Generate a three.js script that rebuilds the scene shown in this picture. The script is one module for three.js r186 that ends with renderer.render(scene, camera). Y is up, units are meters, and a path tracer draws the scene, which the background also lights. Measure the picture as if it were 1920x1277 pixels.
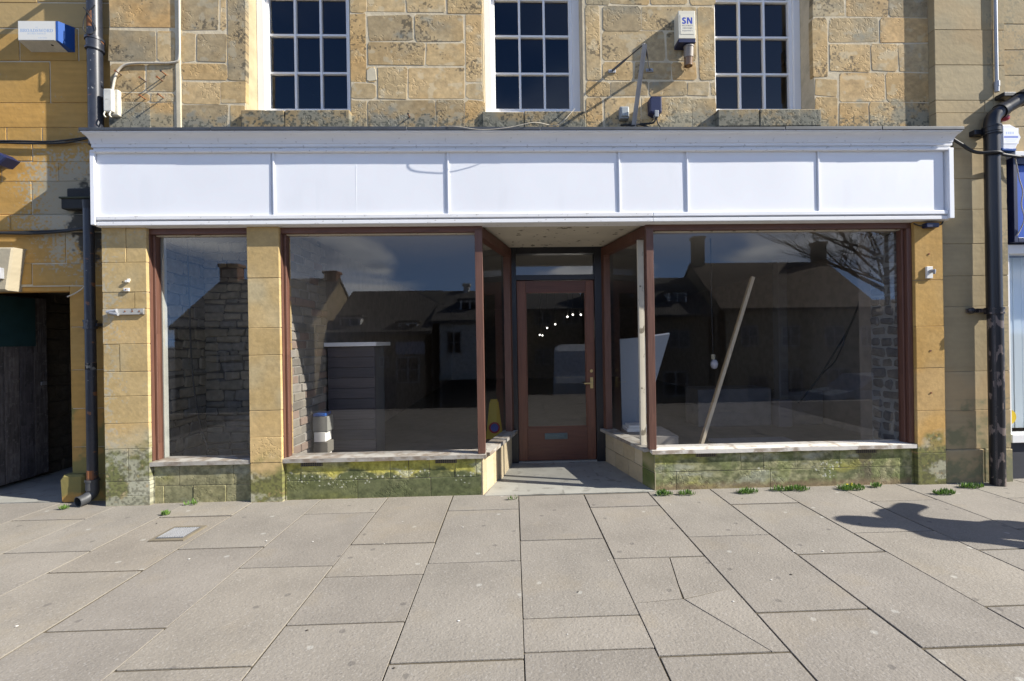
import * as THREE from 'three';
import { mergeGeometries, toCreasedNormals } from 'three/addons/utils/BufferGeometryUtils.js';
import { RoundedBoxGeometry } from 'three/addons/geometries/RoundedBoxGeometry.js';
import { MarchingCubes } from 'three/addons/objects/MarchingCubes.js';

// ---------------------------------------------------------------- camera, sky, sun, exposure
const scene = new THREE.Scene();
const camera = new THREE.PerspectiveCamera(73.63, 1920 / 1277, 0.05, 400);
camera.position.set(0, 1.42, 4.2);
camera.rotation.order = 'YXZ';
camera.rotation.set(0, THREE.MathUtils.degToRad(-1.8), THREE.MathUtils.degToRad(-0.906));
camera.setViewOffset(1920, 1277, -28, -1.5, 1920, 1277);
const renderer = new THREE.WebGLRenderer();
renderer.toneMapping = THREE.LinearToneMapping;
renderer.toneMappingExposure = 1.88;
renderer.shadowMap.enabled = true;

let seed = 7;
const rnd = () => { seed = (seed + 0x6D2B79F5) | 0; let t = Math.imul(seed ^ (seed >>> 15), 1 | seed); t = (t + Math.imul(t ^ (t >>> 7), 61 | t)) ^ t; return ((t ^ (t >>> 14)) >>> 0) / 4294967296; };
const R = (a, b) => a + (b - a) * rnd();
const clamp = (v, a = 0, b = 1) => Math.min(b, Math.max(a, v));
const sst = (a, b, v) => { const t = clamp((v - a) / (b - a)); return t * t * (3 - 2 * t); };
const mix = (a, b, t) => a + (b - a) * t;
const mix3 = (a, b, t) => [mix(a[0], b[0], t), mix(a[1], b[1], t), mix(a[2], b[2], t)];
const HT = new Float32Array(65536); for (let i = 0; i < 65536; i++) HT[i] = rnd();
// value noise, p = period (0: none)
function vn(x, y, s = 0, p = 0) {
  let xi = Math.floor(x), yi = Math.floor(y); const fx = x - xi, fy = y - yi, u = fx * fx * (3 - 2 * fx), v = fy * fy * (3 - 2 * fy);
  let x1 = xi + 1, y1 = yi + 1;
  if (p) { xi = ((xi % p) + p) % p; yi = ((yi % p) + p) % p; x1 = ((x1 % p) + p) % p; y1 = ((y1 % p) + p) % p; }
  const h = (a, b) => HT[(Math.imul(a + 137, 7919) ^ Math.imul(b + 31, 104729) ^ Math.imul(s + 1, 15731)) & 65535];
  return mix(mix(h(xi, yi), h(x1, yi), u), mix(h(xi, y1), h(x1, y1), u), v);
}
function fbm(x, y, o, s = 0, p = 0) { let a = 0.5, t = 0, n = 0; for (let i = 0; i < o; i++) { t += a * vn(x, y, s + i * 3, p); n += a; a *= 0.5; x *= 2; y *= 2; p *= 2; } return t / n; }
const toS = v => { v = clamp(v); return 255 * (v <= 0.0031308 ? 12.92 * v : 1.055 * Math.pow(v, 1 / 2.4) - 0.055); };
function tex(w, h, fn, srgb = true, channel = 0) {
  const d = new Uint8Array(w * h * 4);
  for (let j = 0; j < h; j++) for (let i = 0; i < w; i++) { const c = fn((i + 0.5) / w, (j + 0.5) / h), k = (j * w + i) * 4; for (let q = 0; q < 3; q++) d[k + q] = srgb ? toS(c[q]) : 255 * clamp(c[q]); d[k + 3] = 255; }
  const t = new THREE.DataTexture(d, w, h); t.colorSpace = srgb ? THREE.SRGBColorSpace : THREE.NoColorSpace; t.wrapS = t.wrapT = THREE.RepeatWrapping; t.magFilter = THREE.LinearFilter; t.minFilter = THREE.LinearMipmapLinearFilter; t.generateMipmaps = true; t.channel = channel; t.needsUpdate = true; return t;
}
// the sky: deep blue above, paler low down, with broken white cloud all round
const SUN = new THREE.Vector3(3.6, 2.6, 1).normalize();
{
  const w = 1536, h = 768, d = new Float32Array(w * h * 4);
  for (let j = 0; j < h; j++) for (let i = 0; i < w; i++) {
    const el = ((j + 0.5) / h - 0.5) * Math.PI, az = ((i + 0.5) / w - 0.5) * 2 * Math.PI;
    const y = Math.sin(el), x = Math.cos(el) * Math.cos(az), z = Math.cos(el) * Math.sin(az);
    let c;
    if (y > -0.02) {
      const e = clamp(y);
      c = mix3([0.40, 0.68, 1.22], [0.022, 0.066, 0.21], sst(0, 1, Math.pow(e, 0.5) * 1.18));
      const k = 1 / (y + 0.22), px = x * k * 1.7 + 3.1, pz = z * k * 1.7 + 5.3;
      const warp = fbm(px * 0.8, pz * 0.8, 3, 40) * 1.2;
      const n = fbm(px + warp, pz * 1.15 + warp, 6, 50), veil = fbm(px * 0.5 + 9, pz * 0.9, 4, 90);
      const cov = sst(0.50, 0.70, n) * sst(0.0, 0.06, e + 0.03) * (1 - 0.8 * sst(0.26, 0.46, e));
      const shade = fbm(px * 1.6 + warp + 0.15, pz * 1.6 + 0.2, 4, 70);
      const cc = mix3([0.42, 0.50, 0.66], [1.45, 1.47, 1.5], sst(0.32, 0.7, shade));
      c = mix3(c, [0.36, 0.44, 0.60], 0.30 * sst(0.45, 0.75, veil));
      c = mix3(c, cc, 0.85 * cov);
      const sd = clamp(x * SUN.x + y * SUN.y + z * SUN.z); const halo = 0.12 * Math.pow(sd, 12);
      c = [c[0] + halo, c[1] + halo * 0.95, c[2] + halo * 0.85];
    } else c = [0.20, 0.19, 0.18];
    const q = (j * w + i) * 4; d[q] = c[0]; d[q + 1] = c[1]; d[q + 2] = c[2]; d[q + 3] = 1;
  }
  const t = new THREE.DataTexture(d, w, h, THREE.RGBAFormat, THREE.FloatType); t.mapping = THREE.EquirectangularReflectionMapping; t.magFilter = THREE.LinearFilter; t.minFilter = THREE.LinearFilter; t.needsUpdate = true;
  scene.background = t; scene.environment = t;
}
const sun = new THREE.DirectionalLight(new THREE.Color(1.0, 0.95, 0.86), 5);
sun.position.copy(SUN).multiplyScalar(40); sun.castShadow = true; sun.shadow.radius = 1;
Object.assign(sun.shadow.camera, { left: -14, right: 14, top: 14, bottom: -14, near: 1, far: 90 }); sun.shadow.mapSize.set(4096, 4096);
scene.add(sun, sun.target);

// ---------------------------------------------------------------- helpers
const used = {};
const numbered = n => { const k = used[n] = (used[n] ?? -1) + 1; return k ? n + '_' + String(k).padStart(3, '0') : n; };
function mesh(name, g, m, parent = scene) { const o = new THREE.Mesh(Array.isArray(g) ? merge(g) : g, m); o.name = parent === scene ? numbered(name) : name; o.castShadow = o.receiveShadow = true; parent.add(o); return o; }
function group(name, parent = scene) { const o = new THREE.Group(); o.name = parent === scene ? numbered(name) : name; parent.add(o); return o; }
function tag(o, label, category, grp) { o.userData.label = label; o.userData.category = category; if (grp) o.userData.group = grp; return o; }
function struct(o) { o.userData.kind = 'structure'; return o; }
const flat = g => { const f = g.index ? g.toNonIndexed() : g; for (const k of Object.keys(f.attributes)) if (!['position', 'normal', 'uv', 'uv1'].includes(k)) f.deleteAttribute(k); if (!f.attributes.uv1) f.setAttribute('uv1', f.attributes.uv.clone()); return f; };
const merge = gs => mergeGeometries(gs.map(flat));
// metric uv from the dominant axis of each vertex normal
function muv(g, s = 1, ox = rnd(), oy = rnd(), turn = false) {
  const f = g.index ? g.toNonIndexed() : g, p = f.attributes.position, n = f.attributes.normal, uv = new Float32Array(p.count * 2);
  for (let i = 0; i < p.count; i++) {
    const ax = Math.abs(n.getX(i)), ay = Math.abs(n.getY(i)), az = Math.abs(n.getZ(i)); let a, b;
    if (az >= ax && az >= ay) { a = p.getX(i); b = p.getY(i); } else if (ax >= ay) { a = p.getZ(i); b = p.getY(i); } else { a = p.getX(i); b = p.getZ(i); }
    if (turn) [a, b] = [b, a];
    uv[2 * i] = a / s + ox; uv[2 * i + 1] = b / s + oy;
  }
  f.setAttribute('uv', new THREE.BufferAttribute(uv, 2)); f.setAttribute('uv1', new THREE.BufferAttribute(uv.slice(), 2)); return f;
}
const bx = (x0, x1, y0, y1, z0, z1, turn = false) => muv(new THREE.BoxGeometry(x1 - x0, y1 - y0, z1 - z0).translate((x0 + x1) / 2, (y0 + y1) / 2, (z0 + z1) / 2), 1, rnd(), rnd(), turn);
const rb = (x0, x1, y0, y1, z0, z1, r = 0.004, turn = false) => muv(new RoundedBoxGeometry(x1 - x0, y1 - y0, z1 - z0, 1, r).translate((x0 + x1) / 2, (y0 + y1) / 2, (z0 + z1) / 2), 1, rnd(), rnd(), turn);
const cyl = (r0, r1, h, x, y, z, seg = 16) => muv(new THREE.CylinderGeometry(r1, r0, h, seg).translate(x, y, z));
const V = (x, y, z) => new THREE.Vector3(x, y, z);
const tube = (pts, r, seg = 24, rad = 6) => muv(new THREE.TubeGeometry(new THREE.CatmullRomCurve3(pts.map(p => V(...p))), seg, r, rad, false));
const polyTube = (pts, r, rad = 6) => { const c = new THREE.CurvePath(); for (let i = 1; i < pts.length; i++) c.add(new THREE.LineCurve3(V(...pts[i - 1]), V(...pts[i]))); return muv(new THREE.TubeGeometry(c, (pts.length - 1) * 4, r, rad, false)); };
// a bevelled prism: outline pts (counter-clockwise) in the xy plane, front at z = 0, back at z = -t
function prism(pts, t, b) {
  const n = pts.length, P = []; let cx = 0, cy = 0; for (const p of pts) { cx += p[0] / n; cy += p[1] / n; }
  const inn = pts.map((p, i) => { const a = pts[(i + n - 1) % n], c = pts[(i + 1) % n]; const e1 = [p[0] - a[0], p[1] - a[1]], e2 = [c[0] - p[0], c[1] - p[1]], l1 = Math.hypot(...e1) || 1, l2 = Math.hypot(...e2) || 1; let nx = -e1[1] / l1 - e2[1] / l2, ny = e1[0] / l1 + e2[0] / l2; const d = Math.max(0.5, (nx * nx + ny * ny) / 2); return [p[0] + nx * b / d, p[1] + ny * b / d]; });
  const tri = (a, c, d) => P.push(...a, ...c, ...d);
  for (let i = 0; i < n; i++) {
    const j = (i + 1) % n, A = [...inn[i], 0], B = [...inn[j], 0], C = [...pts[i], -b], D = [...pts[j], -b], E = [...pts[i], -t], F = [...pts[j], -t];
    if (i > 0 && i < n - 1) tri([...inn[0], 0], A, B);
    tri(C, D, B); tri(C, B, A); tri(E, F, D); tri(E, D, C);
  }
  const g = new THREE.BufferGeometry(); g.setAttribute('position', new THREE.Float32BufferAttribute(P, 3)); g.computeVertexNormals(); return g;
}
function outline(x0, x1, y0, y1, j, c) {   // a rectangle with cut corners and uneven edges
  const q = () => R(-j, j), k = () => c * R(0.5, 1.4);
  return [[x0 + k(), y0 + q()], [x1 - k(), y0 + q()], [x1 + q(), y0 + k()], [x1 + q(), y1 - k()], [x1 - k(), y1 + q()], [x0 + k(), y1 + q()], [x0 + q(), y1 - k()], [x0 + q(), y0 + k()]];
}
const FX0 = -5.4, FW = 10.8, FH = 4.85;
// facade uv (uv) for colour, loose metric uv (uv1) for relief
function fuv(g, dx = 0, dy = 0, axis = 0) {
  const p = g.attributes.position, a = new Float32Array(p.count * 2), b = new Float32Array(p.count * 2), ox = rnd(), oy = rnd();
  for (let i = 0; i < p.count; i++) { const h = axis ? p.getZ(i) : p.getX(i); a[2 * i] = (h + dx - FX0) / FW; a[2 * i + 1] = (p.getY(i) + dy) / FH; b[2 * i] = (h + p.getZ(i) * 0.7) / 1.2 + ox; b[2 * i + 1] = (p.getY(i) + p.getZ(i) * 0.5) / 1.2 + oy; }
  g.setAttribute('uv', new THREE.BufferAttribute(a, 2)); g.setAttribute('uv1', new THREE.BufferAttribute(b, 2)); return g;
}
const block = (x0, x1, y0, y1, z, t = 0.06, j = 0.003, b = 0.004, c = 0.006) => fuv(prism(outline(x0, x1, y0, y1, j, c), t, b).translate(0, 0, z));
const pick = a => a[Math.floor(rnd() * a.length)];
const std = (c, o = {}) => new THREE.MeshStandardMaterial({ color: Array.isArray(c) ? new THREE.Color(...c) : c, roughness: 0.8, ...o });
// ---------------------------------------------------------------- surfaces
const inPillar = x => (x > -3.72 && x < -3.27) || (x > -2.42 && x < -2.09) || (x > 3.8 && x < 4.12);
const facadeTex = tex(2048, 1024, (u, v) => {
  const x = FX0 + u * FW, y = v * FH, fine = vn(x * 95, y * 95, 1), gr = fbm(x * 26, y * 30, 3, 2), md = fbm(x * 5, y * 6.5, 4, 6), lg = fbm(x * 1.7, y * 2.1, 3, 11), sp = fbm(x * 55, y * 55, 2, 21), bed = fbm(x * 3, y * 38, 3, 31);
  let c;
  const ochre = x < -3.69, upper = y > 3.36 && !ochre && x < 4.08, pil = x > 4.11 || (y > 3.3 && x >= 4.08);
  if (ochre) {
    c = mix3([0.44, 0.255, 0.062], [0.54, 0.315, 0.085], md); c = mix3(c, [0.40, 0.27, 0.10], 0.35 * sst(0.4, 0.7, lg)); const k = 0.82 + 0.22 * bed + 0.14 * (gr - 0.5); c = [c[0] * k, c[1] * k, c[2] * k];
    if (y > 4.35) c = mix3(c, [0.36, 0.27, 0.13], 0.7);
    const dx = (x + 4.1) / 0.42, dy = (y - 2.75) / 0.55, m = Math.exp(-dx * dx - dy * dy);
    c = mix3(c, [0.36, 0.34, 0.26], 0.9 * sst(0.42, 0.62, 0.55 * m + 0.5 * sp + 0.25 * (md - 0.5)));
    const bxm = (x + 3.92) / 0.2, bym = (y - 2.62) / 0.42, bm = Math.exp(-bxm * bxm - bym * bym);
    c = mix3(c, [0.03, 0.03, 0.025], 0.92 * sst(0.5, 0.64, 0.62 * bm + 0.36 * gr + 0.2 * md));
    if (y < 1) c = mix3(c, [0.15, 0.17, 0.06], 0.75 * sst(0.45, 0.6, md + (0.75 - y) * 0.3 - 0.05));
  } else if (upper) {
    c = mix3([0.40, 0.295, 0.15], [0.53, 0.40, 0.22], md); c = mix3(c, [0.43, 0.28, 0.115], 0.4 * sst(0.5, 0.72, fbm(x * 2.6, y * 3.4, 3, 61)));
    c = mix3(c, [0.27, 0.245, 0.17], 0.6 * sst(0.46, 0.70, lg * 0.55 + md * 0.5)); const k = 0.70 + 0.55 * gr + 0.12 * (fine - 0.5); c = [c[0] * k, c[1] * k, c[2] * k];
    c = mix3(c, [0.09, 0.075, 0.05], 0.75 * sst(0.74, 0.80, sp * 0.74 + 0.34 * sst(0.5, 0.72, fbm(x * 3.3, y * 5, 3, 71))));
    c = mix3(c, [0.50, 0.43, 0.29], 0.55 * sst(0.64, 0.72, fbm(x * 11, y * 13, 3, 81)));
    const low = sst(3.72, 3.45, y); c = mix3(c, [0.25, 0.25, 0.20], 0.75 * sst(0.55, 0.70, md * 0.6 + gr * 0.25 + low * 0.24)); c = mix3(c, [0.10, 0.10, 0.075], 0.8 * sst(0.6, 0.68, sp * 0.6 + low * 0.3));
  } else if (pil) {
    c = mix3([0.35, 0.285, 0.17], [0.44, 0.35, 0.20], md); const k = 0.86 + 0.16 * bed + 0.1 * (gr - 0.5); c = [c[0] * k, c[1] * k, c[2] * k]; c = mix3(c, [0.43, 0.28, 0.12], 0.3 * sst(0.55, 0.7, lg));
    if (y < 0.8) c = mix3(c, [0.17, 0.18, 0.10], 0.8 * sst(0.42, 0.62, md * 0.7 + gr * 0.2 + (0.55 - y) * 0.35));
    if (x > 4.6) c = mix3(c, [0.20, 0.19, 0.13], 0.6 * sst(0.5, 0.64, md * 0.6 + sp * 0.4));
  } else if (inPillar(x)) {
    const rgt = x > 3; c = rgt ? mix3([0.47, 0.275, 0.072], [0.57, 0.36, 0.12], md) : mix3([0.47, 0.335, 0.14], [0.60, 0.445, 0.22], md); c = mix3(c, [0.48, 0.42, 0.27], (rgt ? 0.25 : 0.6) * sst(0.48, 0.68, lg)); const k = 0.88 + 0.24 * (gr - 0.5) + 0.1 * (fine - 0.5) + 0.08 * (bed - 0.5); c = [c[0] * k, c[1] * k, c[2] * k];
    if (!rgt && x < -3) c = mix3(c, [0.40, 0.38, 0.30], 0.7 * sst(0.55, 0.7, sp * 0.5 + md * 0.35 + 0.2 * sst(-3.4, -3.68, x)));
    const t = rgt ? 0.42 : x < -3 ? 0.55 : 0.38, g = sst(0.12, -0.16, y - t + (md - 0.5) * 0.55);
    c = mix3(c, mix3([0.13, 0.15, 0.045], [0.36, 0.37, 0.28], sst(0.42, 0.62, fbm(x * 4.2, y * 7, 3, 91) + (gr - 0.5) * 0.4)), 0.9 * g * sst(0.25, 0.5, gr + md * 0.4));
    c = mix3(c, [0.06, 0.055, 0.03], 0.5 * sst(0.64, 0.72, sp * 0.7 + 0.3 * g));
  } else {
    const bay = x < -2.2 ? 0 : x < 0.5 ? 1 : 2, a = fbm(x * 2.4 + 5, y * 6, 4, 101), b = fbm(x * 6, y * 14, 4, 111);
    c = mix3([0.13, 0.14, 0.06], [0.31, 0.29, 0.16], sst(0.32, 0.68, b * 0.7 + gr * 0.3)); 
    const top = sst(0.16, 0.30, y + (b - 0.5) * 0.2);
    if (bay === 0) { c = mix3(c, [0.24, 0.22, 0.12], 0.65); c = mix3(c, [0.33, 0.32, 0.06], 0.6 * sst(-2.98, -3.2, x + (b - .5) * .3) * top); c = mix3(c, [0.33, 0.34, 0.27], 0.5 * sst(0.5, 0.66, a)); }
    if (bay === 1) { c = mix3(c, [0.44, 0.40, 0.07], 0.8 * sst(0.38, 0.64, a * 0.75 + 0.3 * top)); c = mix3(c, [0.42, 0.42, 0.31], 0.7 * sst(0.52, 0.66, b * 0.6 + 0.35 * top * fbm(x * 3.5, y * 9, 3, 121))); c = mix3(c, [0.085, 0.10, 0.038], 0.85 * sst(0.62, 0.2, top + 0.5 * (gr - 0.4))); }
    if (bay === 2) { c = mix3(c, [0.40, 0.37, 0.08], 0.75 * sst(0.46, 0.64, a)); c = mix3(c, [0.36, 0.37, 0.29], 0.6 * sst(0.52, 0.68, b * 0.8 + 0.08)); c = mix3(c, [0.17, 0.20, 0.06], 0.5 * sst(0.42, 0.6, fbm(x * 9, y * 3, 4, 117))); c = mix3(c, [0.10, 0.085, 0.05], 0.85 * sst(0.55, 0.66, Math.exp(-Math.pow((x - 3.35) / 0.16, 2)) * 0.5 + gr * 0.35)); c = mix3(c, [0.25, 0.17, 0.10], 0.7 * sst(0.08, 0.02, y + (gr - .5) * .06)); }
    const k = 0.55 + 0.8 * gr + 0.3 * (fine - 0.5); c = [c[0] * k, c[1] * k, c[2] * k];
    // crusts of white lichen
    const cell = 38, gx = Math.floor(x * cell), gy = Math.floor(y * cell); let best = 9;
    for (let q = -1; q < 2; q++) for (let w = -1; w < 2; w++) { const hx = vn(gx + q + 0.01, gy + w + 0.01, 131), hy = vn(gx + q + 0.01, gy + w + 0.01, 141), hr = vn(gx + q + .01, gy + w + .01, 151); const r = hr > 0.55 ? 0.08 + 0.26 * (hr - 0.55) / 0.45 : 0; const dd = Math.hypot(x * cell - gx - q - hx, y * cell - gy - w - hy) + 0.55 * (sp - 0.5); if (r && dd - r < best) best = dd - r; }
    const band = bay === 1 ? 0.8 * Math.exp(-Math.pow((y - 0.19 - 0.04 * Math.sin(x * 5)) / 0.07, 2)) : bay === 2 ? 0.5 * Math.exp(-Math.pow((y - 0.16) / 0.1, 2)) * sst(1.9, 2.4, x) : 0;
    if (best < 0 && vn(x * 3, y * 5, 161) < band) c = mix3(c, [0.56, 0.56, 0.48], 0.65);
  }
  return c;
});
const bumpRough = tex(1024, 1024, (u, v) => { const p = fbm(u * 14, v * 14, 4, 3, 14), s = fbm(u * 60, v * 60, 3, 9, 60), l = fbm(u * 5, v * 5, 3, 14, 5); let h = 0.55 + 0.35 * (p - 0.5) + 0.22 * (s - 0.5) + 0.3 * (l - 0.5); h -= 0.6 * sst(0.66, 0.72, s * 0.75 + 0.25 * sst(0.52, 0.68, l)); return [h, h, h]; }, false, 1);
const bumpFine = tex(512, 512, (u, v) => { const h = 0.5 + 0.5 * (fbm(u * 40, v * 40, 3, 5, 40) - 0.5) + 0.35 * (fbm(u * 8, v * 8, 3, 7, 8) - 0.5); return [h, h, h]; }, false, 1);
const stone = (t, rough = true) => new THREE.MeshStandardMaterial({ map: facadeTex, color: new THREE.Color(...t), bumpMap: rough ? bumpRough : bumpFine, bumpScale: rough ? 0.0045 : 0.003, roughness: 0.93 });
const M = {};
M.upper = [[1, 1, 1], [0.90, 0.89, 0.87], [1.08, 1.05, 1], [0.99, 0.94, 0.85], [0.74, 0.76, 0.80], [1.08, 0.96, 0.80], [0.90, 0.90, 0.90], [1.14, 1.1, 1.05], [1.02, 0.93, 0.79]].map(t => stone(t));
M.ashlar = [[1, 1, 1], [0.95, 0.94, 0.92], [1.04, 1.0, 0.95], [0.92, 0.9, 0.86], [1.07, 1.05, 1.04]].map(t => stone(t, false));
M.mossy = [[1, 1, 1], [0.9, 0.92, 0.9], [1.1, 1.08, 1.02]].map(t => stone(t));
M.sillStone = stone([0.62, 0.64, 0.66]);
const grainTex = tex(512, 512, (u, v) => { const k = 0.72 + 0.4 * fbm(u * 12, v * 12, 4, 8, 12) + 0.12 * (vn(u * 200, v * 200, 3, 200) - 0.5); return [k, k, k]; });
M.mortar = std([0.60, 0.51, 0.35], { map: grainTex, bumpMap: bumpFine, bumpScale: 0.004, roughness: 1 });
M.mortarPale = std([0.60, 0.53, 0.38], { map: grainTex, roughness: 1 });
M.mortarDark = std([0.34, 0.29, 0.20], { map: grainTex, roughness: 1 });
const woodTex = tex(512, 512, (u, v) => { const g = fbm(u * 90, v * 5, 4, 12, 0), w = fbm(u * 9, v * 3, 3, 16, 0), k = 0.62 + 0.5 * g + 0.3 * (w - 0.4); return [k, k * (0.97 + 0.06 * w), k]; });
const woodBump = tex(512, 512, (u, v) => { const g = fbm(u * 90, v * 5, 3, 12, 0); return [g, g, g]; }, false);
M.frame = std([0.135, 0.062, 0.041], { map: woodTex, bumpMap: woodBump, bumpScale: 0.0015, roughness: 0.5 });
M.frameDark = std([0.13, 0.056, 0.037], { map: woodTex, bumpMap: woodBump, bumpScale: 0.0015, roughness: 0.5 });
M.door = std([0.165, 0.064, 0.034], { map: woodTex, bumpMap: woodBump, bumpScale: 0.001, roughness: 0.42 });
M.doorRail = std([0.12, 0.046, 0.027], { map: woodTex, bumpMap: woodBump, bumpScale: 0.001, roughness: 0.42 });
const flakeTex = (a, b, lo, hi, s) => tex(512, 512, (u, v) => mix3(a, b, sst(lo, hi, fbm(u * 16, v * 16, 5, s, 16) * 0.7 + 0.3 * fbm(u * 5, v * 5, 3, s + 5, 5))));
M.sill = std([1, 1, 1], { map: flakeTex([0.36, 0.34, 0.30], [0.21, 0.17, 0.13], 0.36, 0.68, 171), bumpMap: bumpFine, bumpScale: 0.003, roughness: 0.9 });
M.sillPale = std([1, 1, 1], { map: flakeTex([0.60, 0.57, 0.51], [0.34, 0.28, 0.22], 0.50, 0.72, 181), bumpMap: bumpFine, bumpScale: 0.003, roughness: 0.85 });
M.blackPaint = std([0.012, 0.012, 0.015], { roughness: 0.35 });
M.black = std([0.012, 0.012, 0.013], { roughness: 0.5 });
M.white = std([1, 1, 1], { map: tex(1024, 512, (u, v) => { const k = 0.79 + 0.05 * (fbm(u * 6, v * 6, 4, 191, 6) - 0.5) - 0.02 * sst(0.6, 0.8, fbm(u * 13, v * 4, 4, 195, 0)); return [k * 0.985, k, k * 1.03]; }), roughness: 0.55 });
M.whiteOld = std([1, 1, 1], { map: tex(512, 512, (u, v) => { const k = 0.75 + 0.08 * (fbm(u * 9, v * 20, 4, 201, 0) - 0.5), d = 0.5 * sst(0.74, 0.82, fbm(u * 34, v * 60, 4, 205, 0)); return mix3([k, k, k], [0.25, 0.23, 0.20], d); }), roughness: 0.7 });
M.whiteGloss = std([0.80, 0.80, 0.79], { map: grainTex.clone(), roughness: 0.4 }); M.whiteGloss.map = null;
M.lead = std([0.075, 0.08, 0.088], { map: grainTex, roughness: 0.55, metalness: 0.3 });
M.cream = std([1, 1, 1], { map: tex(512, 512, (u, v) => { const k = 0.9 + 0.2 * fbm(u * 7, v * 7, 4, 211, 7); return mix3([0.55 * k, 0.50 * k, 0.40 * k], [0.10, 0.08, 0.05], 0.8 * sst(0.70, 0.75, fbm(u * 18, v * 18, 4, 215, 18))); }), roughness: 0.8 });
M.pane = new THREE.MeshPhysicalMaterial({ color: 0xffffff, transmission: 1, thickness: 0, roughness: 0, ior: 1.66 });
M.paintPipe = std([1, 1, 1], { map: tex(512, 512, (u, v) => { const n = fbm(u * 10, v * 22, 5, 221, 0); let c = mix3([0.016, 0.018, 0.026], [0.03, 0.034, 0.045], fbm(u * 30, v * 30, 2, 225, 30)); c = mix3(c, [0.22, 0.09, 0.035], 0.7 * sst(0.74, 0.80, n)); return mix3(c, [0.30, 0.30, 0.29], 0.8 * sst(0.80, 0.83, fbm(u * 36, v * 48, 3, 228, 0))); }), roughness: 0.38 });
M.flakyPipe = std([1, 1, 1], { map: tex(512, 512, (u, v) => { const n = fbm(u * 26, v * 9, 5, 231, 0); return mix3([0.010, 0.010, 0.013], [0.16, 0.125, 0.11], sst(0.57, 0.62, n)); }), bumpMap: null, roughness: 0.4 });
M.rust = std([1, 1, 1], { map: tex(256, 256, (u, v) => mix3([0.26, 0.10, 0.035], [0.04, 0.035, 0.035], sst(0.4, 0.62, fbm(u * 12, v * 12, 4, 241, 12)))), roughness: 0.85 });
M.steel = std([0.32, 0.33, 0.35], { roughness: 0.5, metalness: 0.6 });
M.galv = std([0.42, 0.43, 0.45], { map: grainTex, roughness: 0.55, metalness: 0.35 });
M.brass = std([0.55, 0.43, 0.20], { roughness: 0.35, metalness: 0.8 });
M.plasticWhite = std([0.70, 0.69, 0.64], { roughness: 0.45 });
M.plasticOff = std([0.60, 0.57, 0.47], { map: grainTex, roughness: 0.5 });
M.blue = std([0.012, 0.075, 0.30], { roughness: 0.3 });
M.navy = std([0.010, 0.016, 0.06], { roughness: 0.4 });
M.greyPlastic = std([0.26, 0.28, 0.29], { roughness: 0.5 });
M.cable = std([0.012, 0.012, 0.012], { roughness: 0.6 });
M.cableWhite = std([0.52, 0.47, 0.38], { roughness: 0.6 });
const paveTex = tex(1024, 1024, (u, v) => { const f = vn(u * 380, v * 380, 1, 380), g = fbm(u * 120, v * 120, 2, 3, 120), m = fbm(u * 9, v * 9, 4, 6, 9), l = fbm(u * 3, v * 3, 3, 12, 3); let k = 0.94 + 0.22 * (m - 0.5) + 0.18 * (l - 0.5) + 0.20 * (g - 0.5) + 0.12 * (f - 0.5); let c = [0.252 * k, 0.228 * k, 0.193 * k]; c = mix3(c, [0.11, 0.098, 0.085], 0.5 * sst(0.67, 0.74, g * 0.6 + f * 0.42)); c = mix3(c, [0.36, 0.34, 0.31], 0.45 * sst(0.71, 0.78, vn(u * 210, v * 210, 19, 210) * 0.6 + f * 0.42)); { const q = 13, gx = Math.floor(u * q), gy = Math.floor(v * q), hr = vn(gx + .01, gy + .01, 71, q); if (hr > 0.9) { const dd = Math.hypot(u * q - gx - 0.5 - 0.25 * (vn(gx + .01, gy + .01, 73, q) - .5), v * q - gy - 0.5); c = mix3(c, hr > 0.95 ? [0.11, 0.10, 0.09] : [0.40, 0.39, 0.35], 0.6 * sst(0.16, 0.11, dd + 0.1 * (g - 0.5))); } } return mix3(c, [0.30, 0.245, 0.16], 0.15 * sst(0.62, 0.8, fbm(u * 5, v * 5, 4, 22, 5))); });
const paveBump = tex(1024, 1024, (u, v) => { const h = 0.5 + 0.5 * (fbm(u * 150, v * 150, 2, 4, 150) - 0.5) + 0.25 * (fbm(u * 10, v * 10, 3, 8, 10) - 0.5); return [h, h, h]; }, false);
M.slab = [[1, 1, 1], [0.96, 0.96, 0.97], [1.03, 1.03, 1.015], [0.93, 0.93, 0.935], [1.0, 0.985, 0.96], [0.98, 0.985, 0.99], [1.05, 1.045, 1.03]].map(t => new THREE.MeshStandardMaterial({ map: paveTex, color: new THREE.Color(...t), bumpMap: paveBump, bumpScale: 0.0035, roughness: 0.9 }));
M.joint = std([0.085, 0.068, 0.042], { map: grainTex, roughness: 1 });
M.entry = std([1, 1, 1], { map: tex(512, 512, (u, v) => { const k = 0.9 + 0.3 * (fbm(u * 8, v * 8, 4, 251, 8) - 0.5) + 0.12 * (vn(u * 150, v * 150, 3, 150) - 0.5); return mix3([0.33 * k, 0.325 * k, 0.29 * k], [0.13, 0.12, 0.105], 0.5 * sst(0.62, 0.75, fbm(u * 12, v * 12, 4, 255, 12))); }), roughness: 0.75 });
const lumpTex = (a, b, s) => std([1, 1, 1], { map: tex(256, 256, (u, v) => { const k = 0.7 + 0.6 * fbm(u * 24, v * 24, 3, s + 3, 24); const c = mix3(a, b, fbm(u * 6, v * 6, 4, s, 6)); return [c[0] * k, c[1] * k, c[2] * k]; }), bumpMap: bumpFine, bumpScale: 0.008, roughness: 0.95 });
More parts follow.
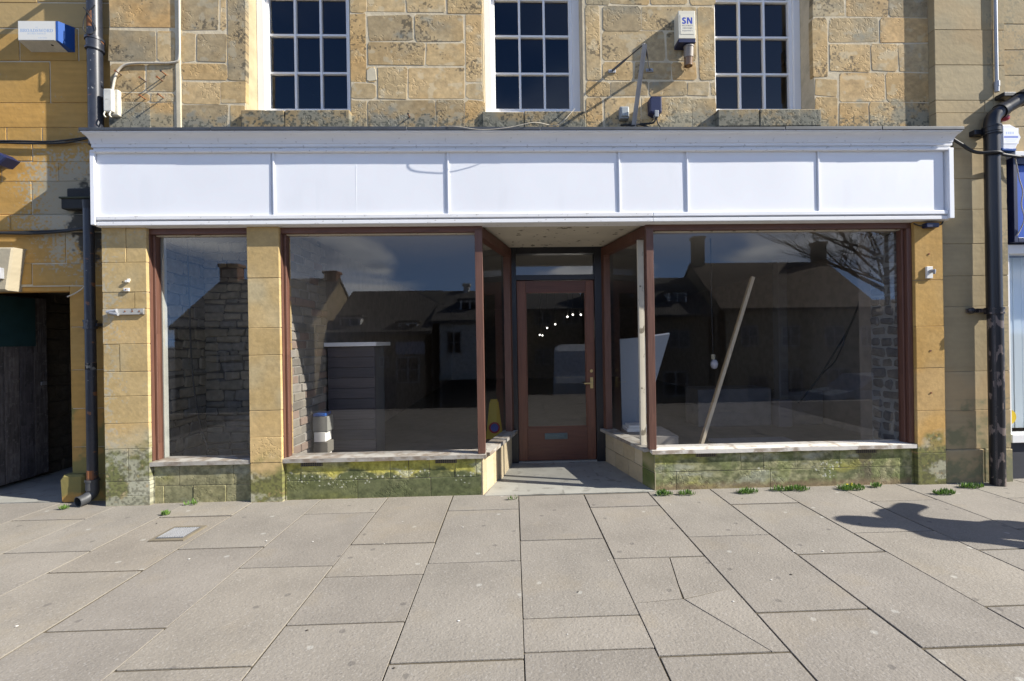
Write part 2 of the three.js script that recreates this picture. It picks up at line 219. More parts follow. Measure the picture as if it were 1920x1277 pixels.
// ---------------------------------------------------------------- the ground
const ground = struct(mesh('ground', [muv(new THREE.PlaneGeometry(300, 300).rotateX(-Math.PI / 2).translate(0, -2.75, 60))], lumpTex([0.06, 0.06, 0.058], [0.085, 0.082, 0.078], 301)));
const pavement = struct(group('pavement'));
mesh('bed', [bx(-14, 14, -0.3, -0.007, -0.6, 5.35)], M.joint, pavement);
function slab(pts, mat, parent = pavement, dy = 0) {       // pts: [x, z]
  const q = pts.map(p => [p[0], -p[1]]); let A = 0; for (let i = 0; i < q.length; i++) { const a = q[i], b = q[(i + 1) % q.length]; A += a[0] * b[1] - b[0] * a[1]; } if (A < 0) q.reverse();
  const g = prism(q, 0.05, 0.0015).rotateX(-Math.PI / 2); g.rotateY(0); const tilt = R(-0.0012, 0.0012); const p = g.attributes.position; const cx = pts[0][0]; for (let i = 0; i < p.count; i++) p.setY(i, p.getY(i) + dy + (p.getX(i) - cx) * tilt);
  return mesh('slab', muv(g, 1.5), mat, parent);
}
const rectSlab = (x0, x1, z0, z1, g = 0.004, mat = pick(M.slab), dy = R(-0.003, 0)) => { const j = () => R(-0.0018, 0.0018), c = 0.004, q = g * 1.5 + 0.001; return slab([[x0 + g + c, z0 + q + j()], [x1 - g - c, z0 + q + j()], [x1 - g + j(), z0 + q + c], [x1 - g + j(), z1 - q - c], [x1 - g - c, z1 - q + j()], [x0 + g + c, z1 - q + j()], [x0 + g + j(), z1 - q - c], [x0 + g + j(), z0 + q + c]], mat, pavement, dy); };
for (let k = -9; k <= 8; k++) {
  const x0 = 0.03 + 0.602 * k, x1 = x0 + 0.602, off = (k % 2 ? 0.345 : 0.045) + 0.0125 * x0;
  const zs = [-0.16]; for (let n = 0; n < 7; n++) { const z = off + 0.912 * n; if (z > 0.2 && z < 5.2) zs.push(z); } if (off < 0.2) zs.splice(1, 0); zs.push(5.3);
  const extra = { '-2': 1.381, '0': 2.123, '1': 'crack', '-3': 2.33 }[k];
  for (let i = 0; i + 1 < zs.length; i++) {
    let a = zs[i], b = zs[i + 1];
    if (a < 0 && x0 > -0.35 && x1 < 1.4) a = 0.02;
    if (b - a < 0.05) continue;
    if (extra === 'crack' && a < 1.5 && b > 1.9) {
      const g = 0.003, P = { a: [0.999, a + g], b: [0.936, 1.591], c: [0.912, 1.737], d: [x0 + g, 1.765], e: [x1 - g, 1.644], f: [1.15, b - g] };
      const m = M.slab[0];
      slab([[x0 + g, a + g], [P.a[0] - g, P.a[1]], [P.b[0] - g, P.b[1]], [P.c[0] - 0.006, P.c[1] - 0.004], [P.d[0], P.d[1] - g]], m, pavement, -0.001);
      slab([[P.a[0] + g, P.a[1]], [x1 - g, a + g], [P.e[0], P.e[1] - g], [P.c[0] + 0.006, P.c[1] - 0.004], [P.b[0] + g, P.b[1]]], m, pavement, -0.003);
      slab([[P.c[0] + 0.006, P.c[1] + 0.005], [P.e[0], P.e[1] + g], [x1 - g, b - g], [P.f[0] + g, P.f[1]]], m, pavement, -0.002);
      slab([[P.d[0], P.d[1] + g], [P.c[0] - 0.004, P.c[1] + 0.006], [P.f[0] - g, P.f[1]], [x0 + g, b - g]], m, pavement, 0);
    } else if (typeof extra === 'number' && extra > a + 0.1 && extra < b - 0.1) { rectSlab(x0, x1, a, extra, 0.002); rectSlab(x0, x1, extra, b, 0.002); }
    else rectSlab(x0, x1, a, b, pick([0.003, 0.004, 0.005, 0.006]));
  }
}
// kerb, road falling away across the square
const kerb = struct(group('kerb'));
for (let i = -14; i < 14; i++) mesh('kerb_stone', [muv(new RoundedBoxGeometry(0.95, 0.28, 0.16, 1, 0.012).translate(i + 0.5, -0.14, 5.44))], pick(M.slab), kerb);
struct(mesh('road', (() => { const g = new THREE.PlaneGeometry(120, 17, 1, 1).rotateX(-Math.PI / 2).translate(0, 0, 8.5 + 5.5), p = g.attributes.position; for (let i = 0; i < p.count; i++) p.setY(i, p.getZ(i) < 8 ? -0.12 : -2.72); return [muv(g)]; })(), lumpTex([0.055, 0.055, 0.055], [0.085, 0.083, 0.08], 305)));
// ---------------------------------------------------------------- the empty shop
const shop = tag(group('shop_building'), 'stone shop building with a blank white fascia and large empty brown framed windows', 'shop');
const wallPart = (name, g, m) => mesh(name, g, m, shop);
const UPPER= [[-3.66,-3.06,4.37,4.7],[-3.67,-3.24,4.05,4.34],[-3.23,-3.07,4.05,4.34],[-3.67,-3.35,3.77,4.04],[-3.34,-3.07,3.77,4.04],[-3.67,-3.31,3.68,3.76],[-3.3,-3.08,3.68,3.76],[-3.68,-3.31,3.44,3.68],[-3.31,-3.08,3.44,3.68],[-3.01,-2.67,4.34,4.7],[-2.66,-2.6,4.34,4.7],[-3.02,-2.89,4.05,4.32],[-2.88,-2.6,4.05,4.32],[-3.02,-2.6,3.88,4.04],[-3.02,-2.67,3.66,3.87],[-2.66,-2.44,3.67,3.87],[-3.03,-2.6,3.44,3.66],[-2.59,-2.44,3.44,3.66],[-2.59,-2.43,3.88,4.7],[-1.47,-1.32,4.51,4.71],[-1.48,-1.32,3.87,4.51],[-1.31,-0.96,4.52,4.71],[-0.95,-0.58,4.52,4.72],[-0.57,-0.24,4.52,4.72],[-1.31,-0.89,4.25,4.5],[-0.88,-0.41,4.25,4.51],[-0.4,-0.24,3.87,4.51],[-1.32,-0.78,4.02,4.24],[-0.77,-0.41,4.02,4.24],[-1.32,-1.24,3.87,4.01],[-1.23,-0.95,3.71,4.01],[-0.94,-0.41,3.71,4.01],[-1.47,-1.24,3.71,3.86],[-0.4,-0.24,3.71,3.86],[-1.48,-1.33,3.44,3.7],[-1.33,-0.69,3.44,3.7],[-0.68,-0.42,3.44,3.7],[-0.41,-0.23,3.44,3.7],[0.74,0.97,4.61,4.73],[0.98,1.35,4.61,4.73],[1.36,1.73,4.61,4.74],[1.74,1.99,4.61,4.74],[0.73,0.88,3.89,4.6],[0.9,1.27,4.36,4.6],[1.28,1.81,4.37,4.6],[0.89,1.5,4.08,4.36],[1.51,1.81,4.08,4.36],[0.9,1.19,3.89,4.07],[1.2,1.55,3.89,4.07],[1.56,1.8,3.89,4.07],[1.82,1.99,3.89,4.6],[0.73,0.96,3.74,3.88],[0.97,1.33,3.74,3.88],[1.34,1.7,3.74,3.88],[1.71,1.92,3.74,3.88],[1.93,1.99,3.74,3.88],[0.73,0.89,3.43,3.73],[0.9,1.26,3.43,3.73],[1.26,1.75,3.43,3.73],[1.75,1.99,3.43,3.73],[2.94,3.26,4.51,4.75],[3.27,3.7,4.51,4.75],[3.7,4.15,4.51,4.76],[2.94,3.09,3.92,4.5],[3.1,3.59,4.26,4.5],[3.6,4.14,4.26,4.5],[3.1,3.5,3.98,4.25],[3.51,3.78,3.98,4.25],[3.79,4.14,3.98,4.25],[2.95,3.18,3.74,3.91],[3.19,3.65,3.69,3.97],[3.66,4.14,3.69,3.97],[2.95,3.18,3.43,3.73],[3.19,3.48,3.43,3.68],[3.49,4.13,3.43,3.68]] ;
const ZU = -0.10;
wallPart('wall', [bx(-3.66, -2.445, 3.2, 6.2, -0.5, ZU - 0.0008), bx(-1.47, -0.245, 3.2, 6.2, -0.5, ZU - 0.0008), bx(0.71, 1.975, 3.2, 6.2, -0.5, ZU - 0.0008), bx(2.95, 4.2, 3.2, 6.2, -0.5, ZU - 0.0008), bx(-2.445, -1.47, 3.2, 3.45, -0.5, ZU - 0.02), bx(-0.245, 0.71, 3.2, 3.45, -0.5, ZU - 0.02), bx(1.975, 2.95, 3.2, 3.45, -0.5, ZU - 0.02), bx(-2.445, -1.47, 5.3, 6.2, -0.5, ZU - 0.02), bx(-0.245, 0.71, 5.3, 6.2, -0.5, ZU - 0.02), bx(1.975, 2.95, 5.3, 6.2, -0.5, ZU - 0.02)], M.mortar);
UPPER.forEach(([a, b, c, d], i) => { const wide = Math.max(b - a, 0.03), e = rnd() < 0.5 ? 0.004 : 0.001; wallPart('wall_stone', block(a + e, a + wide - e, c + e, d - e, ZU + R(0, 0.003), 0.05, 0.008, R(0.0012, 0.003), R(0.006, 0.024)), i === 12 ? M.upper[4] : pick(M.upper)); });
// tops of the jambs and the courses above the picture
for (const [a, b] of [[-3.64, -2.46], [-1.46, -0.26], [0.72, 1.96], [2.96, 4.08]]) for (let r = 0; r < 5; r++) { const n = 3, s = r % 2 * 0.17; for (let k = 0; k < n; k++) { const w = (b - a) / n, x0 = k ? a + w * k + s - 0.08 : a, x1 = k < n - 1 ? a + w * (k + 1) + s - 0.08 : b; wallPart('wall_stone', block(x0 + .004, x1 - .004, 4.765 + r * 0.27, 5.025 + r * 0.27, ZU + R(-0.004, 0.006), 0.05, 0.005, 0.006, 0.012), pick(M.upper)); } }
wallPart('pointing_strip', [rb(-3.065, -3.022, 3.40, 4.8, ZU - 0.01, ZU + 0.012, 0.006)], M.mortarPale);
wallPart('pointing_patch', [block(-1.315, -1.235, 3.875, 4.0, ZU + 0.004, 0.03, 0.008, 0.002, 0.02)], M.mortarPale);
// pillars, cut stone, in courses
function pillar(x0, x1, ys, splits, z, mats, depth) {
  wallPart('pillar_core', [bx(x0 + 0.006, x1 - 0.006, -0.02, ys[0] + 0.06, z - depth, z - 0.006)], M.mortarDark);
  for (let i = 0; i + 1 < ys.length; i++) { const xs = [x0, ...(splits[i] ? [splits[i]] : []), x1]; for (let k = 0; k + 1 < xs.length; k++) { const rough = i === 5 && x0 < -2 && x0 > -3; const sideT = depth; wallPart('pillar_stone', block(xs[k] + 0.0015, xs[k + 1] - 0.0015, ys[i + 1] + 0.0015, ys[i] - 0.0015, z + R(-0.001, 0.002) + (rough ? 0.004 : 0), sideT, 0.0012, 0.003, 0.004), rough ? M.upper[7] : pick(mats)); } }
}
pillar(-3.675, -3.282, [2.50, 2.186, 1.918, 1.769, 1.453, 1.204, 0.983, 0.739, 0.509, 0.217, 0.087, -0.008], { 0: -3.46, 2: -3.39, 4: -3.53, 8: -3.47 }, 0, M.ashlar, 0.22);
pillar(-2.395, -2.108, [2.50, 2.033, 1.579, 1.332, 0.829, 0.587, 0.355, -0.008], {}, 0, M.ashlar, 0.22);
pillar(3.826, 4.106, [2.50, 1.942, 1.501, 1.106, 0.701, 0.296, -0.012], {}, 0, M.ashlar, 0.3);
// the return wall behind the left pillar
wallPart('wall', [bx(-3.69, -3.42, -0.02, 3.2, -0.6, -0.223)], M.mortarDark);
// stallrisers
function riser(x0, x1, rows, z) {
  wallPart('stallriser_core', [bx(x0, x1, -0.02, 0.352, z - 0.16, z - 0.007)], M.mortarDark);
  for (const [y0, y1, xs] of rows) { const e = [x0, ...xs, x1]; for (let k = 0; k + 1 < e.length; k++) wallPart('stallriser_stone', block(e[k] + 0.002, e[k + 1] - 0.002, y0 + 0.002, y1 - 0.002, z + R(-0.003, 0.003), 0.05, 0.002, 0.003, 0.005), pick(M.mossy)); }
}
riser(-3.282, -2.395, [[-0.01, 0.155, [-3.19, -2.93, -2.64]], [0.155, 0.352, [-3.05, -2.57]]], -0.04);
riser(-2.108, -0.30, [[-0.01, 0.17, [-1.45, -0.78]], [0.17, 0.352, [-1.96, -1.15, -0.98, -0.79, -0.55, -0.36]]], -0.04);
riser(1.315, 3.826, [[-0.01, 0.168, [1.52, 2.42]], [0.168, 0.352, [2.14, 2.36, 3.1]]], -0.04);
// splayed returns of the stallrisers into the entrance
function splay(name, ax, az, bx_, bz, cuts, rows, mats, side) {
  const L = Math.hypot(bx_ - ax, bz - az), ang = Math.atan2(-(bz - az), bx_ - ax);
  const put = g => { g.rotateY(ang); g.translate(ax, 0, az); return g; };
  const dir = side; // +1: front faces the entrance on local +z
  const core = muv(new THREE.BoxGeometry(L, 0.37, 0.12).translate(L / 2, 0.165, dir > 0 ? -0.068 : 0.068)); wallPart('stallriser_core', put(core), M.mortarDark);
  for (const [y0, y1, xs] of rows) { const e = [0, ...xs, L]; for (let k = 0; k + 1 < e.length; k++) { const g = block(e[k] + 0.003, e[k + 1] - 0.003, y0 + 0.003, y1 - 0.002, 0, 0.05, 0.002, 0.003, 0.005); fuv(g, dir > 0 ? -2.5 - 0.0 : 0, 1.1); if (dir < 0) g.rotateY(Math.PI).translate(e[k] + e[k + 1], 0, 0); wallPart('stallriser_stone', put(g), pick(mats)); } }
}
const returnStone = [[0.48, 0.385, 0.235], [0.43, 0.34, 0.19], [0.52, 0.43, 0.28]].map(c => std(c, { map: grainTex, bumpMap: bumpFine, bumpScale: 0.004, roughness: 0.92 }));
const returnMoss = std([1, 1, 1], { map: tex(256, 256, (u, v) => { const n = fbm(u * 9, v * 9, 4, 261, 9), g = 0.6 + 0.8 * fbm(u * 40, v * 40, 2, 265, 40); const c = mix3([0.10, 0.12, 0.03], [0.40, 0.32, 0.18], sst(0.45, 0.6, n)); return [c[0] * g, c[1] * g, c[2] * g]; }), bumpMap: bumpFine, bumpScale: 0.006, roughness: 1 });
splay('l', -0.295, -0.035, -0.165, -0.50, [], [[-0.01, 0.352, [0.1, 0.33]]], returnStone, 1);
splay('l', -0.135, -0.50, -0.028, -1.08, [], [[-0.01, 0.352, [0.25]]], returnStone, 1);
splay('r', 1.310, -0.035, 1.255, -0.24, [], [[-0.01, 0.168, []], [0.168, 0.352, []]], [returnMoss], -1);
splay('r', 1.255, -0.24, 1.068, -1.10, [], [[-0.01, 0.168, [0.30, 0.62]], [0.168, 0.352, [0.16, 0.42, 0.66]]], returnStone, -1);
// air bricks
for (const x of [-1.862, -0.634, 1.807, 3.357]) { const v = group('air_brick', shop); mesh('vent_plate', [rb(x - 0.1, x + 0.1, 0.303, 0.343, -0.045, -0.034, 0.002)], std([0.13, 0.105, 0.06], { map: grainTex }), v); for (let r = 0; r < 2; r++) for (let k = 0; k < 9; k++) mesh('vent_hole', [bx(x - 0.088 + k * 0.02, x - 0.077 + k * 0.02, 0.308 + r * 0.017, 0.320 + r * 0.017, -0.04, -0.0325)], M.black, v); }
// the right-hand pilaster and its plinth
{
  const ys = [4.86, 4.342, 4.004, 3.666, 3.544, 3.2, 2.914, 2.618, 2.29, 1.983, 1.687, 1.063, 0.69, 0.321], z = -0.03;
  wallPart('pilaster_core', [bx(4.09, 4.775, -0.02, 6.2, -0.4, z - 0.006)], M.mortarDark);
  ys.forEach((y, i) => { if (i + 1 >= ys.length) return; const low = ys[i + 1], x0 = y > 3.3 ? 4.083 : 4.112; const cut = i === 0 ? 4.55 : i === 3 ? 4.57 : 0; const e = [x0, ...(cut ? [cut] : []), 4.66, 4.78]; for (let k = 0; k + 1 < e.length; k++) wallPart('pilaster_stone', block(e[k] + 0.0015, e[k + 1] - 0.0015, low + 0.0015, y - 0.0015, z + R(-0.002, 0.002), 0.2, 0.0012, 0.003, 0.004), pick(M.ashlar)); });
  wallPart('plinth_stone', block(4.112, 4.50, -0.015, 0.318, z + 0.014, 0.1, 0.003, 0.008, 0.012), M.mossy[0]); wallPart('plinth_stone', block(4.505, 4.785, -0.015, 0.318, z + 0.012, 0.1, 0.003, 0.008, 0.012), M.mossy[1]);
}
// upper sash windows
for (const [x0, x1, sillZ] of [[-2.445, -1.478, -0.045], [-0.240, 0.716, -0.075], [1.980, 2.955, -0.03]]) {
  const w = group('sash_window', shop), zf = -0.30, y0 = 3.60, y1 = 5.25, f = 0.075;
  for (const [ra, rbb] of [[x0 - 0.03, x0 + 0.004], [x1 - 0.004, x1 + 0.03]]) mesh('window_reveal', [bx(ra, rbb, 3.45, 5.3, -0.42, ZU - 0.008)], std([0.44, 0.36, 0.22], { map: grainTex }), w);
  mesh('frame', [rb(x0 + 0.005, x0 + f, y0, y1, zf - 0.08, zf, 0.005), rb(x1 - f, x1 - 0.005, y0, y1, zf - 0.08, zf, 0.005), rb(x0 + f, x1 - f, y1 - 0.08, y1, zf - 0.08, zf, 0.005)], M.whiteGloss, w);
  mesh('sash', [rb(x0 + f, x0 + f + 0.035, 3.655, y1 - 0.08, zf - 0.07, zf - 0.025, 0.004), rb(x1 - f - 0.035, x1 - f, 3.655, y1 - 0.08, zf - 0.07, zf - 0.025, 0.004), rb(x0 + f, x1 - f, 3.68, 3.735, zf - 0.07, zf - 0.024, 0.004)], M.whiteGloss, w);
  mesh('timber_sill', [rb(x0 + 0.004, x1 - 0.004, 3.585, 3.68, zf - 0.1, zf + 0.03, 0.006)], M.whiteGloss, w);
  const gx0 = x0 + f + 0.035, gx1 = x1 - f - 0.035, gw = (gx1 - gx0) / 3, rows = [3.735, 4.09, 4.463, 4.83, 5.17];
  for (const k of [1, 2]) mesh('glazing_bar', [rb(gx0 + gw * k - 0.011, gx0 + gw * k + 0.011, 3.735, 5.17, zf - 0.068, zf - 0.03, 0.003)], M.whiteGloss, w);
  for (const y of rows.slice(1, 4)) mesh('glazing_bar', [rb(gx0, gx1, y - 0.011, y + 0.011, zf - 0.066, zf - 0.034, 0.003)], M.whiteGloss, w);
  for (let k = 0; k < 3; k++) for (let r = 0; r < 4; r++) { const g = muv(new THREE.PlaneGeometry(gw, rows[r + 1] - rows[r])); g.rotateX(R(-0.012, 0.012)).rotateY(R(-0.012, 0.012)).translate(gx0 + gw * (k + 0.5), (rows[r] + rows[r + 1]) / 2, zf - 0.055); mesh('pane', g, M.pane, w); }
  mesh('stone_sill', [fuv(prism(outline(x0 - 0.012, (x0 + x1) / 2 - 0.1, 3.42, 3.583, 0.004, 0.008), 0.34, 0.008).translate(0, 0, sillZ)), fuv(prism(outline((x0 + x1) / 2 - 0.096, x1 + 0.012, 3.42, 3.583, 0.004, 0.008), 0.34, 0.008).translate(0, 0, sillZ + 0.003))], M.sillStone, w);
}
// rooms upstairs and the roof, closed and dark
const darkRoom = std([0.13, 0.125, 0.12], { roughness: 1 });
wallPart('upper_room', [bx(-3.7, 4.7, 3.0, 3.15, -5, -0.5), bx(-3.7, 4.7, 6.1, 6.3, -5, -0.1), bx(-3.8, -3.65, 3.0, 6.2, -5, -0.45), bx(4.7, 4.85, 3.0, 6.2, -5, -0.4), bx(-3.8, 4.85, 3.0, 6.3, -5.15, -5), bx(-1.2, -1.05, 3.1, 6.2, -5, -0.5), bx(1.25, 1.4, 3.1, 6.2, -5, -0.5)], darkRoom);
// ---- fascia
const fascia = group('fascia', shop); fascia.position.z = 0.022;
mesh('backing_board', [bx(-3.685, 4.128, 2.50, 3.30, -0.11, 0.012)], M.whiteOld, fascia);
const PX = [[-3.652, -2.140], [-2.108, -0.590], [-0.556, 0.974], [1.006, 1.598], [1.637, 2.842], [2.869, 4.058]];
PX.forEach(([a, b], i) => { const g = new THREE.BoxGeometry(b - a, 0.575, 0.02, 12, 4, 1).translate((a + b) / 2, 2.868, 0.026), p = g.attributes.position; for (let k = 0; k < p.count; k++) if (p.getZ(k) > 0.03) p.setZ(k, p.getZ(k) + 0.0025 * (vn(p.getX(k) * 2.3, p.getY(k) * 3 + i * 7, 5) - 0.5)); g.computeVertexNormals(); mesh('panel', muv(g, 2.4), M.white, fascia); });
mesh('panel_joint', [rb(-1.388, -1.384, 2.59, 3.15, 0.03, 0.0375, 0.001)], M.white, fascia);
for (const [a, b] of [[-2.142, -2.106], [-0.592, -0.553], [0.972, 1.008], [1.596, 1.639], [2.84, 2.871]]) { mesh('joint_strip', [rb(a - 0.004, b + 0.004, 2.585, 3.155, 0.008, 0.024, 0.002)], M.white, fascia); mesh('batten', [rb(b - 0.014, b, 2.585, 3.155, 0.02, 0.047, 0.003)], M.white, fascia); }
mesh('edge_board', [rb(-3.692, -3.654, 2.505, 3.16, -0.1, 0.062, 0.004)], M.white, fascia);
mesh('edge_board', [rb(4.087, 4.132, 2.505, 3.16, -0.1, 0.07, 0.004)], M.white, fascia);
for (const [a, b, m] of [[-3.65, 1.30, 0], [1.302, 4.085, 1]]) { mesh('bottom_moulding', [rb(a, b, 2.545, 2.584, 0.01, 0.058, 0.007)], m ? M.white : M.whiteOld, fascia); }
mesh('drip_board', [rb(-3.65, 1.30, 2.498, 2.534, -0.1, 0.052, 0.006), bx(-3.65, 4.085, 2.53, 2.55, 0, 0.034)], M.whiteOld, fascia); mesh('drip_board', [rb(1.302, 4.087, 2.498, 2.534, -0.1, 0.052, 0.006)], M.whiteOld, fascia);
{ // cornice: one moulding run with mitred returns
  const prof = [[0.012, 3.140], [0.064, 3.140], [0.068, 3.144], [0.068, 3.160], [0.062, 3.164], [0.046, 3.166], [0.046, 3.186], [0.060, 3.188], [0.060, 3.214], [0.066, 3.218], [0.066, 3.224], [0.070, 3.236], [0.080, 3.256], [0.096, 3.272], [0.112, 3.280], [0.118, 3.284], [0.118, 3.290], [0.128, 3.292], [0.128, 3.314], [0, 3.322]], P = [];
  const xl = z => -3.652 - z * 0.42, xr = z => 4.10 + z * 0.5; const quad = (a, b, c, d) => P.push(...a, ...b, ...c, ...a, ...c, ...d);
  for (let i = 0; i + 1 < prof.length; i++) { const [z0, y0] = prof[i], [z1, y1] = prof[i + 1];
    quad([xl(z0), y0, z0], [xr(z0), y0, z0], [xr(z1), y1, z1], [xl(z1), y1, z1]);
    quad([xl(z0), y0, -0.14], [xl(z0), y0, z0], [xl(z1), y1, z1], [xl(z1), y1, -0.14]); quad([xr(z0), y0, z0], [xr(z0), y0, -0.14], [xr(z1), y1, -0.14], [xr(z1), y1, z1]); }
  const g = new THREE.BufferGeometry(); g.setAttribute('position', new THREE.Float32BufferAttribute(P, 3)); g.setAttribute('uv', new THREE.Float32BufferAttribute(new Float32Array(P.length / 3 * 2), 2)); g.computeVertexNormals();
  mesh('cornice', muv(toCreasedNormals(g, 0.5)), M.whiteOld, fascia);
  const lead = []; const cuts = [-3.715, -2.6, -0.9, 0.28, 1.35, 2.5, 3.4, 4.175]; for (let i = 0; i + 1 < cuts.length; i++) lead.push(rb(cuts[i], cuts[i + 1] - 0.004, 3.300, 3.327 + R(0, 0.005), -0.12, 0.134 + R(0, 0.005), 0.004));
  lead.forEach(l => mesh('lead_flashing', l, M.lead, fascia));
}
// ---- shop windows and door joinery
const pane = (x0, x1, y0, y1, z, parent) => mesh('pane', muv(new THREE.PlaneGeometry(x1 - x0, y1 - y0).translate((x0 + x1) / 2, (y0 + y1) / 2, z)), M.pane, parent);
function bay(x0, x1, gx0, gx1, jl, jr, sillMat, s0, s1) {
  const w = group('shop_window', shop);
  mesh('head', [rb(x0, x1, 2.444, 2.5, -0.14, -0.035, 0.004, true)], M.frameDark, w);
  if (jl) { mesh('jamb', [rb(jl[0], jl[1] - 0.024, 0.385, 2.444, -0.14, -0.03, 0.004)], M.frame, w); mesh('glazing_bead', [rb(jl[1] - 0.024, jl[1], 0.385, 2.444, -0.13, -0.062, 0.006)], M.frame, w); }
  if (jr) { mesh('jamb', [rb(jr[0] + 0.022, jr[1], 0.385, 2.444, -0.14, -0.03, 0.004)], M.frameDark, w); mesh('glazing_bead', [rb(jr[0], jr[0] + 0.022, 0.385, 2.444, -0.13, -0.062, 0.006)], M.frameDark, w); }
  mesh('putty_bead', [rb(gx0, gx1, 2.436, 2.446, -0.115, -0.075, 0.002, true)], M.cream, w);
  pane(gx0 - 0.01, gx1 + 0.01, 0.384, 2.446, -0.105, w);
  const g = new THREE.BoxGeometry(s1 - s0, 0.036, 0.20, 24, 1, 2).translate((s0 + s1) / 2, 0.37, -0.102), p = g.attributes.position; for (let i = 0; i < p.count; i++) { if (p.getZ(i) > -0.01) { p.setY(i, p.getY(i) - 0.006 + 0.004 * (vn(p.getX(i) * 9, 1, 3) - 0.5)); p.setZ(i, p.getZ(i) + 0.004 * (vn(p.getX(i) * 11, 5, 3) - 0.5)); } } g.computeVertexNormals(); mesh('sill', muv(g), sillMat, w);
  return w;
}
bay(-3.31, -2.392, -3.252, -2.418, [-3.31, -3.252], [-2.42, -2.392], M.sill, -3.31, -2.398);
bay(-2.135, -0.268, -2.076, -0.335, [-2.135, -2.076], null, M.sill, -2.128, -0.262);
bay(1.262, 3.826, 1.335, 3.756, null, [3.756, 3.826], M.sillPale, 1.285, 3.835);
for (const [x0, x1] of [[-0.337, -0.268], [1.264, 1.334]]) wallPart('corner_post', [rb(x0, x1, 0.385, 2.46, -0.10, -0.022, 0.004)], M.frame);
// glazed returns either side of the entrance
function retWin(ax, az, bx2, bz, sillMat) {
  const w = group('return_window', shop), L = Math.hypot(bx2 - ax, bz - az), ang = Math.atan2(-(bz - az), bx2 - ax), put = g => g.rotateY(ang).translate(ax, 0, az);
  const Bx = (x0, x1, y0, y1, z0, z1, r = 0.004) => put(rb(x0, x1, y0, y1, z0, z1, r));
  mesh('head', Bx(-0.02, L, 2.40, 2.5, -0.04, 0.04), M.frameDark, w);
  mesh('jamb', Bx(L - 0.09, L, 0.385, 2.40, -0.04, 0.04), M.frame, w);
  if (ax > 0) mesh('mullion', Bx(0.13, 0.16, 0.385, 2.40, -0.03, 0.03), M.cream, w);
  mesh('sill', Bx(-0.02, L, 0.352, 0.388, -0.08, 0.08), sillMat, w);
  mesh('pane', put(muv(new THREE.PlaneGeometry(L - 0.09, 2.03).translate((L - 0.09) / 2, 1.39, 0))), M.pane, w);
}
retWin(-0.30, -0.10, -0.035, -1.12, M.sill); retWin(1.298, -0.10, 1.085, -1.12, M.sill);
// entrance ceiling
wallPart('entrance_ceiling', muv(prism([[-0.31, -0.02], [1.31, -0.02], [1.09, -1.2], [-0.04, -1.2]], 0.06, 0.002).rotateX(Math.PI / 2).translate(0, 2.515, 0)), M.cream);
// entrance floor
const entrance = struct(group('entrance_floor'));
for (const [a, b] of [[-0.28, 0.03], [0.033, 0.46], [0.463, 0.86], [0.863, 1.30]]) { const q = [[a, -0.005], [a < -0.2 ? -0.045 : a, -1.14], [b > 1.2 ? 1.075 : b, -1.14], [b, -0.005]]; const g = prism(q.map(p => [p[0], -p[1]]), 0.05, 0.002).rotateX(-Math.PI / 2).translate(0, 0.002, 0); mesh('slab', muv(g), M.entry, entrance); }
{ // door, frame and fanlight
  const f = group('door_frame', shop), z = -1.13;
  mesh('jamb', [rb(-0.045, 0.052, 0, 2.52, z - 0.08, z + 0.035, 0.004)], M.blackPaint, f); mesh('jamb', [rb(0.968, 1.09, 0, 2.52, z - 0.08, z + 0.035, 0.004)], M.blackPaint, f);
  mesh('head', [rb(0.052, 0.968, 2.44, 2.52, z - 0.08, z + 0.035, 0.004)], M.blackPaint, f); mesh('transom', [rb(0.052, 0.968, 2.132, 2.193, z - 0.08, z + 0.03, 0.004)], M.blackPaint, f);
  pane(0.052, 0.968, 2.193, 2.44, z - 0.02, f); mesh('threshold', [rb(0.05, 0.97, -0.01, 0.014, z - 0.06, z + 0.03, 0.004)], M.entry, f);
  const d = group('door', shop);
  mesh('stile', [rb(0.055, 0.158, 0.018, 2.128, z - 0.045, z, 0.004)], M.door, d); mesh('stile', [rb(0.866, 0.965, 0.018, 2.128, z - 0.045, z, 0.004)], M.door, d);
  mesh('top_rail', [rb(0.158, 0.866, 1.995, 2.128, z - 0.045, z - 0.001, 0.004, true)], M.doorRail, d); mesh('bottom_rail', [rb(0.158, 0.866, 0.018, 0.405, z - 0.045, z - 0.001, 0.004, true)], M.doorRail, d);
  mesh('glazing_bead', [rb(0.158, 0.17, 0.405, 1.995, z - 0.04, z - 0.008, 0.003), rb(0.854, 0.866, 0.405, 1.995, z - 0.04, z - 0.008, 0.003), rb(0.17, 0.854, 0.405, 0.417, z - 0.04, z - 0.008, 0.003), rb(0.17, 0.854, 1.983, 1.995, z - 0.04, z - 0.008, 0.003)], M.door, d);
  pane(0.168, 0.856, 0.415, 1.985, z - 0.022, d);
  mesh('letter_plate', [rb(0.36, 0.628, 0.266, 0.338, z - 0.002, z + 0.008, 0.005), rb(0.385, 0.603, 0.283, 0.322, z + 0.004, z + 0.013, 0.004)], std([0.10, 0.135, 0.135], { map: grainTex, roughness: 0.5, metalness: 0.2 }), d);
  const h = mesh('handle', [rb(0.905, 0.94, 0.855, 0.985, z, z + 0.008, 0.003), muv(new THREE.CylinderGeometry(0.008, 0.008, 0.05, 10).rotateX(Math.PI / 2).translate(0.922, 0.918, z + 0.03)), rb(0.822, 0.93, 0.909, 0.927, z + 0.046, z + 0.06, 0.005)], M.brass, d);
  mesh('lock', [muv(new THREE.CylinderGeometry(0.018, 0.02, 0.014, 18).rotateX(Math.PI / 2).translate(0.92, 1.06, z + 0.006))], M.brass, d);
}
